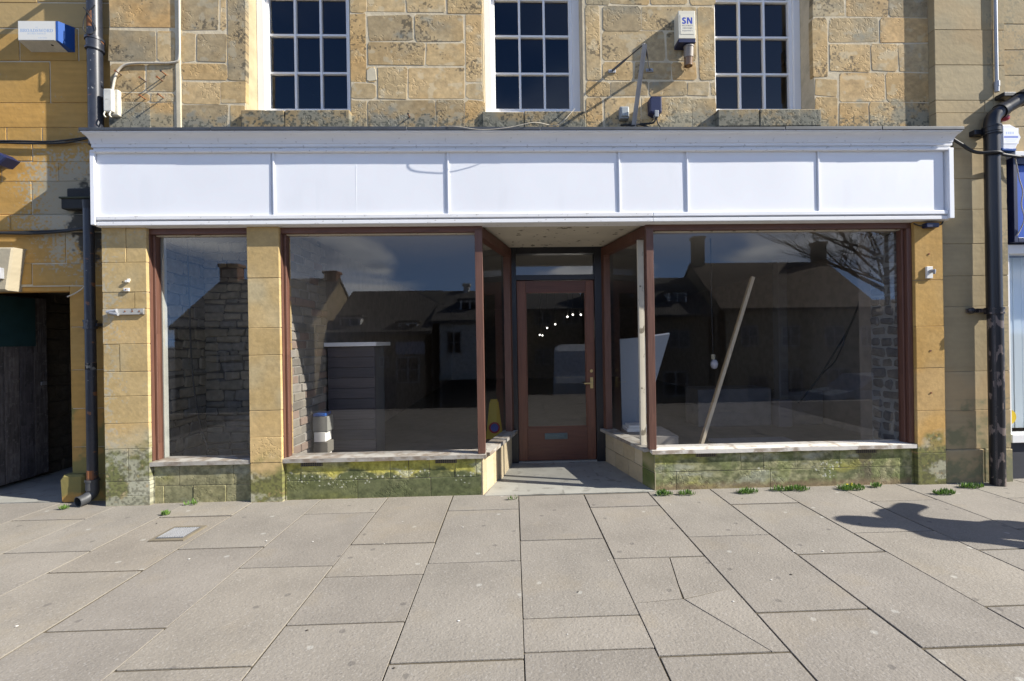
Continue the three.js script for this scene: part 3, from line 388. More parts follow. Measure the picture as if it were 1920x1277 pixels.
// ---- inside the shop
const plaster = std([0.26, 0.225, 0.19], { map: grainTex, roughness: 1 }), plasterPale = std([0.42, 0.43, 0.39], { map: grainTex, roughness: 0.95 });
const floorMat = std([0.15, 0.145, 0.138], { map: grainTex, roughness: 0.6 });
const polyFloor = (pts, y, t) => muv(prism(pts.map(p => [p[0], -p[1]]), t, 0.001).rotateX(-Math.PI / 2).translate(0, y, 0));
const flo = group('interior_floor', shop);
mesh('boards', [polyFloor([[-3.42, -12], [4.7, -12], [4.7, -1.2], [-3.42, -1.2]].reverse(), 0.1, 0.15), polyFloor([[-2.1, -1.2], [-0.10, -1.2], [-0.37, -0.17], [-2.1, -0.17]].reverse(), 0.1, 0.15), polyFloor([[1.15, -1.2], [4.7, -1.2], [4.7, -0.17], [1.37, -0.17]].reverse(), 0.1, 0.15), bx(-3.42, -2.1, -0.05, 0.1, -1.2, -0.17)], floorMat, flo);
mesh('ceiling', [bx(-3.8, 4.85, 2.58, 2.7, -12.1, -1.15), bx(-3.8, -0.3, 2.58, 2.7, -1.15, -0.1), bx(1.3, 4.85, 2.58, 2.7, -1.15, -0.1), bx(-0.3, 1.3, 2.58, 2.7, -1.15, -0.1)], std([0.26, 0.245, 0.22], { roughness: 1 }), shop);
wallPart('interior_wall', [bx(-3.8, 4.85, -0.05, 2.6, -12.15, -12), bx(-3.8, -3.42, -0.05, 2.6, -12, -0.6), bx(4.7, 4.85, -0.05, 2.6, -12, -0.4), bx(-2.32, -2.17, -0.05, 2.6, -12, -0.2), bx(3.86, 4.7, -0.05, 2.6, -0.75, -0.52)], plaster);
wallPart('bulkhead', [bx(-2.12, -0.34, 2.44, 2.6, -0.2, -0.14), bx(1.34, 3.86, 2.44, 2.6, -0.2, -0.14), bx(-3.3, -2.4, 2.44, 2.6, -0.2, -0.14), bx(-0.05, 1.1, 2.52, 2.6, -1.2, -1.15)], plaster);
wallPart('plaster_reveal', [bx(-3.42, -3.255, 0.1, 2.58, -0.20, -0.142)], plasterPale);
function stones(parentName, w, h, y0, rowH, lens, mats, joint, coursed, put, core) {
  const g = group(parentName, shop); mesh('mortar', put(muv(new THREE.BoxGeometry(w, h, 0.1).translate(w / 2, y0 + h / 2, -0.062))), core, g);
  let y = y0; while (y < y0 + h - 0.02) { let rh = Math.min(R(...rowH), y0 + h - y); if (y0 + h - y - rh < 0.05) rh = y0 + h - y; let x = coursed === 2 ? -R(0, 0.2) : 0; while (x < w - 0.02) { let l = Math.min(R(...lens), w - x); if (w - x - l < 0.06) l = w - x; if (x + l > 0.02) { const a = Math.max(0, x), b = x + l; const o = coursed ? outline(a + joint, b - joint, y + joint, y + rh - joint, 0.003, 0.006) : outline(a + joint, b - joint, y + joint, y + rh - joint, 0.012, Math.min(rh, l) * 0.15); const pr = muv(prism(o, 0.06, coursed ? 0.004 : 0.012).translate(0, 0, R(-0.008, 0.010))); mesh(parentName === 'brick_wall' ? 'brick' : 'stone', put(pr), pick(mats), g); } x += l; } y += rh; }
  return g;
}
const rubbleM = [lumpTex([0.20, 0.19, 0.155], [0.30, 0.27, 0.21], 311), lumpTex([0.17, 0.165, 0.15], [0.25, 0.24, 0.21], 315), lumpTex([0.25, 0.22, 0.16], [0.33, 0.30, 0.24], 319)];
stones('rubble_wall', 1.25, 2.48, 0.1, [0.05, 0.12], [0.09, 0.3], rubbleM, 0.004, 0, g => g.translate(-3.42, 0, -0.95), std([0.10, 0.095, 0.08], { map: grainTex }));
stones('rubble_wall', 0.76, 2.48, 0.1, [0.06, 0.14], [0.1, 0.3], rubbleM, 0.004, 0, g => g.rotateY(Math.PI / 2).translate(-3.405, 0, -0.21), std([0.10, 0.095, 0.08], { map: grainTex }));
const brickM = [std([0.29, 0.215, 0.17], { map: grainTex }), std([0.30, 0.27, 0.22], { map: grainTex }), std([0.22, 0.20, 0.17], { map: grainTex }), std([0.33, 0.30, 0.26], { map: grainTex })];
stones('brick_wall', 0.92, 2.4, 0.1, [0.085, 0.0855], [0.19, 0.24], brickM, 0.006, 2, g => g.rotateY(Math.PI / 2).translate(-2.115, 0, -0.145), std([0.34, 0.32, 0.28], { map: grainTex }));
const pierM = [lumpTex([0.11, 0.105, 0.10], [0.16, 0.15, 0.14], 323), lumpTex([0.13, 0.12, 0.105], [0.18, 0.165, 0.145], 327)];
stones('stone_pier', 0.36, 2.4, 0.1, [0.085, 0.12], [0.11, 0.2], pierM, 0.012, 0, g => g.rotateY(-Math.PI / 2).translate(3.79, 0, -0.51), std([0.27, 0.27, 0.255], { map: grainTex }));
wallPart('pier_core', [bx(3.86, 4.7, 0, 2.6, -0.52, -0.2)], plaster);
// ---- the ochre house on the left
const ochre = tag(group('ochre_house'), 'ochre ashlar house with a dark passage doorway beside the black downpipe', 'house');
const OCHRE= [[-4.98,-4.37,4.64,5.01],[-4.36,-3.68,4.65,5.01],[-4.99,-3.69,4.41,4.64],[-4.99,-4.54,4.1,4.4],[-4.53,-4.01,4.1,4.4],[-4.0,-3.69,4.1,4.41],[-5.0,-4.27,3.71,4.09],[-4.26,-3.7,3.71,4.1],[-5.0,-3.7,3.48,3.71],[-5.0,-4.67,3.35,3.48],[-4.66,-4.35,3.35,3.48],[-4.34,-3.7,3.35,3.48],[-5.01,-4.44,3.17,3.34],[-4.43,-3.71,3.16,3.34],[-5.01,-4.72,2.98,3.16],[-4.71,-4.2,2.98,3.16],[-4.2,-3.71,2.98,3.16],[-5.01,-4.45,2.67,2.98],[-4.44,-3.71,2.67,2.98],[-5.02,-4.15,2.22,2.51],[-4.14,-3.72,2.21,2.5],[-5.02,-4.46,2.02,2.22],[-4.45,-3.72,2.01,2.21]] ;
const ZO = -0.17;
mesh('wall', [bx(-9, -3.66, 2.0, 6.2, -0.6, ZO - 0.006), bx(-4.11, -3.66, -0.02, 2.0, -0.6, ZO - 0.006), bx(-9, -5.32, -0.02, 2.0, -0.6, ZO - 0.006)], M.mortarPale, ochre);
for (const [a, b, c, d] of OCHRE) mesh('wall_stone', block(a + 0.001, b - 0.001, c + 0.002, d - 0.002, ZO + R(-0.001, 0.0015), 0.04, 0.0012, 0.002, 0.003), pick(M.ashlar), ochre);
for (const [y0, y1] of [[5.01, 5.35], [5.35, 5.75], [5.75, 6.2]]) mesh('wall_stone', block(-5, -3.7, y0 + .002, y1 - .002, ZO, 0.04, 0.001, 0.002, 0.003), pick(M.ashlar), ochre);
for (const x of [-5.4, -4.62]) mesh('string_course', [fuv(prism(outline(Math.max(x, -5.6) + 0.002, x < -5 ? -4.622 : -3.72, 2.515, 2.662, 0.001, 0.004), 0.06, 0.008).translate(0, 0, ZO + 0.022))], M.ashlar[4], ochre);
for (const [y0, y1] of [[1.62, 2.0], [1.22, 1.62], [0.86, 1.22], [0.5, 0.86], [0.25, 0.5]]) mesh('jamb_stone', block(-4.118, -3.72, y0 + 0.002, y1 - 0.002, ZO, 0.4, 0.0015, 0.006, 0.004), pick(M.ashlar), ochre);
mesh('door_moulding', [rb(-4.133, -4.116, 0.25, 1.99, ZO - 0.08, ZO - 0.015, 0.004), rb(-5.3, -4.133, 1.955, 2.0, ZO - 0.1, ZO - 0.015, 0.006)], M.ashlar[2], ochre); ochre.children.at(-1).geometry = fuv(ochre.children.at(-1).geometry);
mesh('plinth_stone', block(-4.19, -3.98, -0.01, 0.25, ZO + 0.05, 0.3, 0.006, 0.018, 0.03), M.ashlar[3], ochre); mesh('plinth_stone', block(-3.975, -3.72, -0.01, 0.25, ZO + 0.002, 0.2, 0.003, 0.006, 0.01), M.ashlar[1], ochre);
mesh('keystone', [fuv(prism([[-4.80, 1.955], [-4.565, 1.955], [-4.505, 2.345], [-4.86, 2.345]], 0.16, 0.012).translate(0, 0, -0.055))], std([0.46, 0.40, 0.28], { map: grainTex, bumpMap: bumpFine, bumpScale: 0.004 }), ochre);
{ // passage and its open plank door
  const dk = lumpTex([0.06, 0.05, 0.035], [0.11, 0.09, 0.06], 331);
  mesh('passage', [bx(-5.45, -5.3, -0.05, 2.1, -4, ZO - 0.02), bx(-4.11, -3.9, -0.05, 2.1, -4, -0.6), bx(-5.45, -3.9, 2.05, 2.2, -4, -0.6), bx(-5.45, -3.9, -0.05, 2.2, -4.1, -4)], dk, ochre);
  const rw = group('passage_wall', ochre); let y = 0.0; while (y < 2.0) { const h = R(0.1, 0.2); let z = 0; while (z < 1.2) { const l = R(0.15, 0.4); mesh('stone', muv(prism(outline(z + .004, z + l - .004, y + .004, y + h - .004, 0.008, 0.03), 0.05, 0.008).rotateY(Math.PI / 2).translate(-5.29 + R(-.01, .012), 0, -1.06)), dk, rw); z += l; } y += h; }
  const oldWood = tex(512, 512, (u, v) => { const g = fbm(u * 60, v * 6, 4, 12, 0), k = 0.35 + 0.9 * g * fbm(u * 14, v * 10, 4, 517, 0) * 1.6 + 0.5 * sst(0.66, 0.72, fbm(u * 50, v * 40, 3, 521, 0)); return [k, k, k]; }); const pd = group('plank_door', ochre); const pm = [std([0.14, 0.125, 0.12], { map: oldWood, bumpMap: woodBump, bumpScale: 0.004 }), std([0.11, 0.10, 0.105], { map: oldWood, bumpMap: woodBump, bumpScale: 0.004 }), std([0.17, 0.15, 0.14], { map: oldWood, bumpMap: woodBump, bumpScale: 0.004 })];
  for (let k = 0; k < 5; k++) mesh('plank', rb(-5.235, -5.2, 0.04 + R(0, 0.012), 1.98, -1.05 + k * 0.146, -1.05 + k * 0.146 + 0.138, 0.004), pm[k % 3], pd);
  mesh('painted_board', rb(-5.198, -5.19, 1.45, 1.97, -0.92, -0.37, 0.002), std([0.012, 0.05, 0.055], { map: grainTex }), pd); mesh('ledge', rb(-5.26, -5.236, 0.4, 0.52, -1.03, -0.35, 0.003), pm[1], pd); mesh('latch', rb(-5.2, -5.185, 1.02, 1.06, -1.03, -0.97, 0.004), M.steel, pd);
}
struct(mesh('passage_floor', [bx(-5.3, -4.12, -0.06, 0.004, -4, -0.16)], M.entry));
// ---- the shop next door on the right
const next = tag(group('neighbour_shop'), 'neighbouring shop front with navy sign board, blue panel and white window', 'shop');
mesh('wall', [bx(4.78, 9, 3.18, 6.2, -0.6, -0.09), bx(4.78, 9, -0.02, 0.36, -0.6, -0.16)], M.mortar, next);
for (let r = 0; r < 7; r++) { const y0 = 3.19 + r * 0.25; mesh('wall_stone', block(4.785, 5.05 + (r % 2) * 0.2, y0, y0 + 0.245, -0.085, 0.04, 0.003, 0.005, 0.008), pick(M.ashlar), next); mesh('wall_stone', block(5.055 + (r % 2) * 0.2, 6.2, y0, y0 + 0.245, -0.083, 0.04, 0.003, 0.005, 0.008), pick(M.ashlar), next); }
mesh('sign_frame', [rb(4.845, 4.885, 2.30, 3.12, -0.2, -0.03, 0.004), rb(4.885, 8, 3.05, 3.12, -0.2, -0.03, 0.004), rb(4.885, 8, 2.30, 2.345, -0.2, -0.03, 0.004)], M.navy, next);
mesh('sign_panel', [bx(4.885, 8, 2.345, 3.05, -0.2, -0.055)], std([0.008, 0.075, 0.42], { roughness: 0.4 }), next);
mesh('sign_cap', [rb(4.83, 8, 3.12, 3.165, -0.2, 0.0, 0.005)], M.whiteOld, next);
{ const w = group('shop_window', next); mesh('frame', [rb(4.835, 8, 2.2, 2.29, -0.2, -0.09, 0.004), rb(4.828, 8, 0.36, 0.44, -0.2, -0.06, 0.004), rb(4.835, 4.87, 0.44, 2.2, -0.2, -0.1, 0.004)], M.whiteGloss, w); pane(4.87, 8, 0.44, 2.2, -0.14, w);
  mesh('blind', Array.from({ length: 34 }, (_, i) => rb(4.88 + i * 0.09, 4.88 + i * 0.09 + 0.085, 0.45, 2.2, -0.33, -0.322 + R(0, 0.008), 0.003)), std([0.55, 0.64, 0.69], { roughness: 0.9 }), w);
  mesh('round_sticker', [muv(new THREE.CylinderGeometry(0.075, 0.075, 0.003, 28).rotateX(Math.PI / 2).translate(4.855 + 0.02, 0.60, -0.132))], std([0.62, 0.44, 0.015]), w); }
mesh('stallriser', [bx(4.84, 8, -0.01, 0.358, -0.5, -0.1)], std([0.035, 0.038, 0.05], { map: grainTex }), next); mesh('room', [bx(4.85, 9, -0.1, 0.1, -5, -0.5), bx(4.85, 9, 2.4, 2.5, -5, -0.2), bx(8, 8.2, 0, 3.2, -5, -0.1), bx(4.85, 9, 0, 2.5, -5.1, -5)], darkRoom, next);
// ---------------------------------------------------------------- fittings on the walls
function canvasMat(w, h, draw, o = {}) { const c = document.createElement('canvas'); c.width = w; c.height = h; const x = c.getContext('2d'); draw(x, w, h); const t = new THREE.CanvasTexture(c); t.colorSpace = THREE.SRGBColorSpace; t.magFilter = THREE.LinearFilter; return new THREE.MeshStandardMaterial({ map: t, roughness: 0.5, ...o }); }
const plate = (x0, x1, y0, y1, z) => new THREE.PlaneGeometry(x1 - x0, y1 - y0).translate((x0 + x1) / 2, (y0 + y1) / 2, z);
{ // left downpipe, lower run
  const p = tag(group('downpipe'), 'dark blue black downpipe with open shoe beside the passage doorway', 'downpipe'), x = -3.868, z = -0.095;
  mesh('pipe', [cyl(0.040, 0.040, 2.58, x, 1.45, z, 20)], M.paintPipe, p);
  mesh('rusty_joint', [cyl(0.0425, 0.0415, 0.10, x - 0.002, 0.255, z, 20)], M.rust, p);
  mesh('collar', [cyl(0.047, 0.047, 0.075, x, 1.635, z, 20), cyl(0.052, 0.052, 0.018, x, 1.67, z, 20), cyl(0.052, 0.052, 0.014, x, 1.605, z, 20)], M.paintPipe, p);
  mesh('collar', [cyl(0.05, 0.048, 0.09, x - 0.003, 0.17, z, 20), cyl(0.055, 0.055, 0.018, x - 0.003, 0.21, z, 20)], M.greyPlastic.clone(), p); p.children.at(-1).material.color.setRGB(0.05, 0.052, 0.055);
  mesh('shoe', [muv(new THREE.TubeGeometry(new THREE.CatmullRomCurve3([V(x - 0.003, 0.15, z), V(x - 0.004, 0.095, z), V(x - 0.02, 0.06, z + 0.04), V(x - 0.04, 0.045, z + 0.10)]), 20, 0.046, 20, false)), muv(new THREE.TorusGeometry(0.045, 0.005, 8, 24).rotateY(-0.32).rotateX(0.1).translate(x - 0.04, 0.046, z + 0.10))], p.children.at(-1).material, p);
  mesh('bracket', [rb(x - 0.06, x + 0.06, 1.62, 1.65, ZO, z, 0.004)], M.paintPipe, p);
  mesh('paint_mark', [cyl(0.0408, 0.0408, 0.06, x, 1.255, z, 20)], std([0.30, 0.30, 0.29], { map: flakeTex([0.5, 0.5, 0.48], [0.02, 0.022, 0.03], 0.48, 0.5, 341) }), p);
}
{ const h = tag(group('rainwater_hopper'), 'blackened iron gutter box on the ochre wall beside the fascia end', 'gutter'); mesh('box', [rb(-4.12, -3.80, 2.70, 2.80, ZO, -0.10, 0.012), rb(-4.09, -3.80, 2.80, 2.90, ZO, -0.125, 0.012)], std([0.028, 0.03, 0.03], { map: grainTex, roughness: 0.9 }), h); mesh('rim', [rb(-4.13, -3.79, 2.795, 2.812, ZO, -0.09, 0.004)], std([0.05, 0.055, 0.03], { map: grainTex, roughness: 0.9 }), h); mesh('outlet', [cyl(0.036, 0.045, 0.14, -3.868, 2.70, -0.095)], M.black, h); }
{ const p = tag(group('downpipe'), 'black cast iron downpipe with rusty collar above the fascia corner', 'downpipe'), x = -3.775, z = -0.08; mesh('pipe', [cyl(0.056, 0.056, 2.9, x, 4.72, z, 20)], M.paintPipe, p); mesh('collar', [cyl(0.062, 0.066, 0.12, x + 0.002, 4.19, z, 20), cyl(0.072, 0.072, 0.022, x, 4.235, z, 20), cyl(0.070, 0.070, 0.018, x, 4.145, z, 20)], M.paintPipe, p); mesh('rust_patch', [muv(new THREE.CylinderGeometry(0.0565, 0.0565, 0.14, 16, 1, true, -0.5, 0.9).translate(x, 4.40, z))], M.rust, p); mesh('tie_wire', [tube([[x - 0.05, 4.5, z + 0.05], [x + 0.01, 4.42, z + 0.066], [x + 0.055, 4.3, z + 0.05], [x + 0.02, 4.24, z + 0.075], [x - 0.045, 4.29, z + 0.06], [x - 0.02, 4.42, z + 0.062], [x + 0.05, 4.52, z + 0.05]], 0.004, 40)], M.cable, p); }
{ // right downpipe
  const p = tag(group('downpipe'), 'flaking black iron downpipe on the pilaster with angled top elbow', 'downpipe'), x = 4.535, z = 0.06;
  mesh('pipe', [cyl(0.058, 0.058, 1.66, x + 0.006, 0.82, z, 24)], M.flakyPipe, p); mesh('pipe', [cyl(0.058, 0.058, 1.66, x, 2.46, z, 24)], M.blackPaint, p);
  mesh('collar', [cyl(0.066, 0.066, 0.05, x, 1.64, z, 24), cyl(0.072, 0.072, 0.016, x, 1.66, z, 24), cyl(0.072, 0.072, 0.014, x, 1.615, z, 24)], M.flakyPipe, p);
  mesh('bracket', [rb(x - 0.19, x + 0.13, 1.625, 1.665, -0.03, 0.0, 0.006), muv(new THREE.SphereGeometry(0.03, 12, 8).scale(1.3, 1, 0.8).translate(x - 0.16, 1.645, 0.0))], M.flakyPipe, p);
  mesh('collar', [cyl(0.067, 0.067, 0.05, x, 3.34, z, 24), cyl(0.072, 0.072, 0.014, x, 3.365, z, 24), cyl(0.072, 0.072, 0.014, x, 3.30, z, 24)], M.blackPaint, p);
  mesh('elbow', [muv(new THREE.TubeGeometry(new THREE.CatmullRomCurve3([V(x, 3.28, z), V(x, 3.40, z), V(x + 0.02, 3.46, z), V(x + 0.07, 3.505, z), V(x + 0.13, 3.54, z), V(x + 0.33, 3.655, z + 0.01)]), 32, 0.060, 20, false)), muv(new THREE.CylinderGeometry(0.069, 0.069, 0.05, 24).rotateZ(-1.05).translate(x + 0.1, 3.523, z)), muv(new THREE.CylinderGeometry(0.071, 0.071, 0.06, 24).rotateZ(-1.05).translate(x + 0.30, 3.638, z + 0.01))], M.blackPaint, p);
  mesh('end_cap', [muv(new THREE.CylinderGeometry(0.058, 0.058, 0.02, 24).rotateZ(-1.05).translate(x + 0.335, 3.657, z + 0.01))], M.steel, p);
  mesh('bracket', [rb(x - 0.13, x, 3.31, 3.36, -0.03, 0.03, 0.006)], M.blackPaint, p); mesh('saddle_clip', [rb(x + 0.13, x + 0.25, 3.66, 3.70, -0.03, 0.06, 0.006)], M.blackPaint, p);
}
{ const c = tag(group('conduit'), 'thin galvanised conduit running down the pilaster to the pipe elbow', 'conduit'); mesh('tube', [cyl(0.014, 0.014, 1.3, 4.672, 4.47, -0.012, 12)], M.galv, c); mesh('gland', [cyl(0.022, 0.022, 0.05, 4.67, 3.81, -0.008, 12), cyl(0.018, 0.02, 0.05, 4.668, 3.76, -0.008, 12)], M.galv, c); }
{ const b = tag(group('fire_bell'), 'small round red bell under the black pipe elbow', 'bell'); mesh('dome', [muv(new THREE.SphereGeometry(0.045, 24, 16, 0, Math.PI * 2, 0, Math.PI).scale(1, 0.8, 0.62).translate(4.71, 3.475, 0.02))], std([0.34, 0.02, 0.035], { roughness: 0.3 }), b); mesh('mount', [cyl(0.012, 0.012, 0.06, 4.712, 3.53, -0.01, 10), rb(4.69, 4.735, 3.45, 3.5, -0.09, 0.0, 0.004)], M.black, b); }
{ // hexagonal bell box
  const b = tag(group('alarm_box'), 'white six sided alarm box with blue lettering above the navy sign', 'alarm box'); const pts = [[4.70, 3.175], [4.835, 3.165], [4.905, 3.30], [4.85, 3.40], [4.80, 3.425], [4.70, 3.425]];
  mesh('case', [muv(prism(pts, 0.09, 0.016).translate(0, 0, 0.0))], std([0.78, 0.79, 0.82], { roughness: 0.35 }), b); mesh('lower_band', [muv(prism([[4.702, 3.172], [4.834, 3.163], [4.848, 3.19], [4.702, 3.196]], 0.085, 0.004).translate(0, 0, 0.003))], M.blue, b);
  mesh('lettering', plate(4.715, 4.865, 3.235, 3.385, 0.002), canvasMat(256, 256, (x, w, h) => { x.fillStyle = '#e3e6ee'; x.fillRect(0, 0, w, h); x.fillStyle = '#a9b8e0'; for (const q of [40, 78, 112, 150]) x.fillRect(q, 62, 26, 40); x.fillStyle = '#4f6cc0'; x.fillRect(8, 130, 240, 34);  x.fillStyle = '#b7c3e4'; x.fillRect(30, 190, 190, 8); x.fillRect(50, 212, 150, 8); }), b);
}
{ // blue and white alarm box on the ochre wall
  const b = tag(group('alarm_box'), 'long white alarm box with a blue end on the ochre wall', 'alarm box'), zf = -0.055;
  const side = (x0, x1, inset) => { const g = new THREE.BufferGeometry(), F = [[x0, 4.215], [x1, 4.215], [x1, 4.39], [x0, 4.39]].map(p => V(p[0], p[1], zf)), B = [[x0, 4.18], [x1 + inset, 4.18], [x1 + inset, 4.41], [x0, 4.41]].map(p => V(p[0], p[1], ZO)); const P = []; const q = (a, c, d, e) => P.push(...a.toArray(), ...c.toArray(), ...d.toArray(), ...a.toArray(), ...d.toArray(), ...e.toArray()); q(F[0], F[1], F[2], F[3]); q(B[0], B[1], F[1], F[0]); q(F[3], F[2], B[2], B[3]); q(F[1], B[1], B[2], F[2]); q(B[0], F[0], F[3], B[3]); g.setAttribute('position', new THREE.Float32BufferAttribute(P, 3)); g.setAttribute('uv', new THREE.Float32BufferAttribute(new Float32Array(P.length / 3 * 2), 2)); g.computeVertexNormals(); return muv(g); };
  mesh('case', side(-4.425, -4.098, 0), std([0.64, 0.62, 0.54], { map: grainTex, roughness: 0.5 }), b); mesh('blue_end', side(-4.096, -4.075, 0.042), M.blue, b); mesh('screw_hole', [muv(new THREE.CylinderGeometry(0.010, 0.010, 0.004, 12).translate(-4.17, 4.200, -0.10))], M.black, b);
  mesh('lettering', plate(-4.422, -4.101, 4.218, 4.387, zf + 0.002), canvasMat(640, 336, (x, w, h) => { x.fillStyle = '#d6d4cb'; x.fillRect(0, 0, w, h); for (let i = 0; i < 260; i++) { x.fillStyle = `rgba(120,112,95,${0.05 + 0.1 * rnd()})`; x.fillRect(rnd() * w, rnd() * h, R(1, 5), R(1, 5)); } x.fillStyle = '#8fa6c4'; x.textAlign = 'center'; x.font = '22px serif'; x.fillText('THE', w / 2, 118); x.font = 'bold 80px serif'; x.fillText('BROADSWORD', w / 2, 196, 580); x.font = '34px serif'; x.fillText('SECURITY SERVICES', w / 2, 236, 480); x.font = '24px serif'; x.fillText('01452 530230', w * 0.66, 308); }), b);
}
{ // upright alarm box
  const b = tag(group('alarm_box'), 'upright cream alarm box with blue lettering beside the sash window', 'alarm box'), zf = 0.015;
  mesh('case', [rb(1.588, 1.748, 4.215, 4.475, ZU, zf, 0.005)], M.plasticOff.clone(), b); b.children[0].material = std([0.66, 0.62, 0.49], { roughness: 0.45 }); mesh('navy_base', [rb(1.587, 1.749, 4.178, 4.213, ZU, zf + 0.001, 0.004)], M.navy, b);
  mesh('lettering', plate(1.606, 1.738, 4.255, 4.44, zf + 0.002), canvasMat(264, 370, (x, w, h) => { x.fillStyle = '#d8d2bd'; x.fillRect(0, 0, w, h); x.fillStyle = '#1238a0'; x.textAlign = 'center'; x.font = 'bold 160px sans-serif'; x.lineWidth = 7; x.strokeStyle = '#1238a0'; x.fillText('SN', w / 2, 176, 225); x.strokeText('SN', w / 2, 176, 225); x.fillStyle = '#26344f'; x.font = 'bold 40px serif'; x.fillText('SECURITY', w / 2, 226, 240); x.fillText('SYSTEMS', w / 2, 274, 215); x.font = 'bold 31px serif'; x.fillText('01608 650571', w / 2, 318, 240); }), b);
  mesh('beacon', [muv(new THREE.CylinderGeometry(0.044, 0.044, 0.10, 24).rotateX(0.12).translate(1.700, 4.12, -0.035)), muv(new THREE.CylinderGeometry(0.048, 0.048, 0.012, 24).rotateX(0.12).translate(1.700, 4.165, -0.03))], std([0.30, 0.25, 0.20], { map: grainTex, roughness: 0.5 }), b); mesh('lens', [muv(new THREE.CylinderGeometry(0.040, 0.037, 0.07, 20, 1, true).rotateX(0.12).translate(1.700, 4.035, -0.045)), muv(new THREE.TorusGeometry(0.036, 0.006, 8, 20).rotateX(Math.PI / 2 + 0.12).translate(1.70, 4.0, -0.049)), muv(new THREE.CylinderGeometry(0.012, 0.02, 0.05, 12).translate(1.70, 4.02, -0.045))], std([0.20, 0.115, 0.06], { roughness: 0.35 }), b);
}
{ // old sign bracket
  const b = tag(group('sign_bracket'), 'bare grey metal sign bracket with two stays above the fascia', 'bracket'); const A = V(1.170, 3.42, -0.07), B = V(1.185, 3.985, 0.29);
  const bar = (p, q, w, d, tw = 0) => { const L = p.distanceTo(q), g = new THREE.BoxGeometry(w, L, d, 1, 8, 1), pos = g.attributes.position; if (tw) for (let i = 0; i < pos.count; i++) { const t = pos.getY(i) / L + 0.5, a = tw * sst(0.3, 0.7, t), x = pos.getX(i), z = pos.getZ(i); pos.setX(i, x * Math.cos(a) - z * Math.sin(a)); pos.setZ(i, x * Math.sin(a) + z * Math.cos(a)); } g.computeVertexNormals(); g.applyQuaternion(new THREE.Quaternion().setFromUnitVectors(V(0, 1, 0), q.clone().sub(p).normalize())); const m = p.clone().add(q).multiplyScalar(0.5); return muv(g.translate(m.x, m.y, m.z)); };
  mesh('arm', [bar(A, B, 0.036, 0.006), bar(A, B, 0.006, 0.05).translate(0.018, 0, -0.02)], M.galv, b);
  const L0 = V(0.985, 3.975, -0.088), R0 = V(1.345, 3.985, -0.088); mesh('stay', [bar(B, L0, 0.024, 0.005, 1.2)], M.lead, b); mesh('stay', [bar(B, R0, 0.024, 0.005, -1.2)], M.lead, b);
  for (const p of [L0, R0]) mesh('foot', [rb(p.x - 0.035, p.x + 0.035, p.y - 0.018, p.y + 0.012, ZU, ZU + 0.012, 0.003), muv(new THREE.CylinderGeometry(0.009, 0.009, 0.014, 8).rotateX(Math.PI / 2).translate(p.x + (p.x < 1.1 ? -0.012 : 0.014), p.y, ZU + 0.015))], M.galv, b);
}
{ const b = tag(group('junction_box'), 'small grey junction box at the foot of the sign bracket', 'junction box'); mesh('case', [rb(1.040, 1.130, 3.50, 3.615, ZU, -0.04, 0.01)], M.greyPlastic, b); mesh('cover', [rb(1.052, 1.120, 3.515, 3.600, -0.05, -0.022, 0.008)], std([0.34, 0.37, 0.37], { roughness: 0.4 }), b); }
{ const b = tag(group('photocell_box'), 'dark navy cable box with a grey gland below the alarm box', 'cable box'); mesh('case', [muv(prism([[1.32, 3.555], [1.36, 3.53], [1.405, 3.53], [1.435, 3.555], [1.435, 3.70], [1.335, 3.70], [1.32, 3.68]], 0.08, 0.012).translate(0, 0, -0.02))], M.navy, b); mesh('gland', [rb(1.362, 1.40, 3.50, 3.565, -0.06, -0.012, 0.006)], M.greyPlastic, b); }
tag(mesh('wall_cable', [tube([[1.38, 3.50, -0.03], [1.36, 3.46, -0.04], [1.24, 3.455, -0.06], [1.10, 3.42, -0.05], [0.92, 3.37, -0.03], [0.75, 3.335, 0.0]], 0.009, 40)], M.cable), 'black cable sagging from the navy box past the sign bracket', 'cable');
tag(mesh('wall_cable', [tube([[1.385, 3.50, -0.03], [1.40, 3.45, -0.04], [1.47, 3.37, -0.03], [1.56, 3.335, 0.0]], 0.006, 30), tube([[1.05, 3.44, -0.05], [1.24, 3.45, -0.06], [1.4, 3.38, -0.05], [1.52, 3.335, -0.02]], 0.009, 30)], M.cable), 'black cable looping right from the navy box down to the flashing', 'cable');
tag(mesh('loose_wire', [tube([[-0.72, 3.352, 0.08], [-0.5, 3.325, 0.175], [-0.25, 3.29, 0.185], [0.0, 3.31, 0.185], [0.22, 3.365, 0.16], [0.45, 3.42, 0.0], [0.62, 3.60, -0.06]], 0.003, 60, 5)], M.cableWhite), 'thin pale loose wire looping over the cornice', 'wire');
{ const b = tag(group('meter_box'), 'weathered white telephone box beside the upper downpipe', 'junction box'); mesh('case', [rb(-3.655, -3.555, 3.535, 3.775, ZU, -0.055, 0.012)], std([0.62, 0.58, 0.47], { map: grainTex, roughness: 0.6 }), b); mesh('cover', [rb(-3.662, -3.582, 3.555, 3.765, -0.06, -0.022, 0.012)], std([0.66, 0.64, 0.56], { map: grainTex, roughness: 0.5 }), b); mesh('hook', [tube([[-3.65, 3.56, -0.03], [-3.647, 3.52, -0.015], [-3.635, 3.50, -0.02]], 0.006, 10), tube([[-3.6, 3.56, -0.03], [-3.597, 3.515, -0.015], [-3.585, 3.50, -0.02]], 0.006, 10)], M.plasticOff, b); mesh('lettering', plate(-3.652, -3.594, 3.655, 3.675, -0.0215), canvasMat(128, 44, (x, w, h) => { x.fillStyle = '#d2cfc2'; x.fillRect(0, 0, w, h); x.fillStyle = '#555'; x.fillRect(20, 20, 70, 5); x.fillRect(44, 14, 12, 8); }), b); }
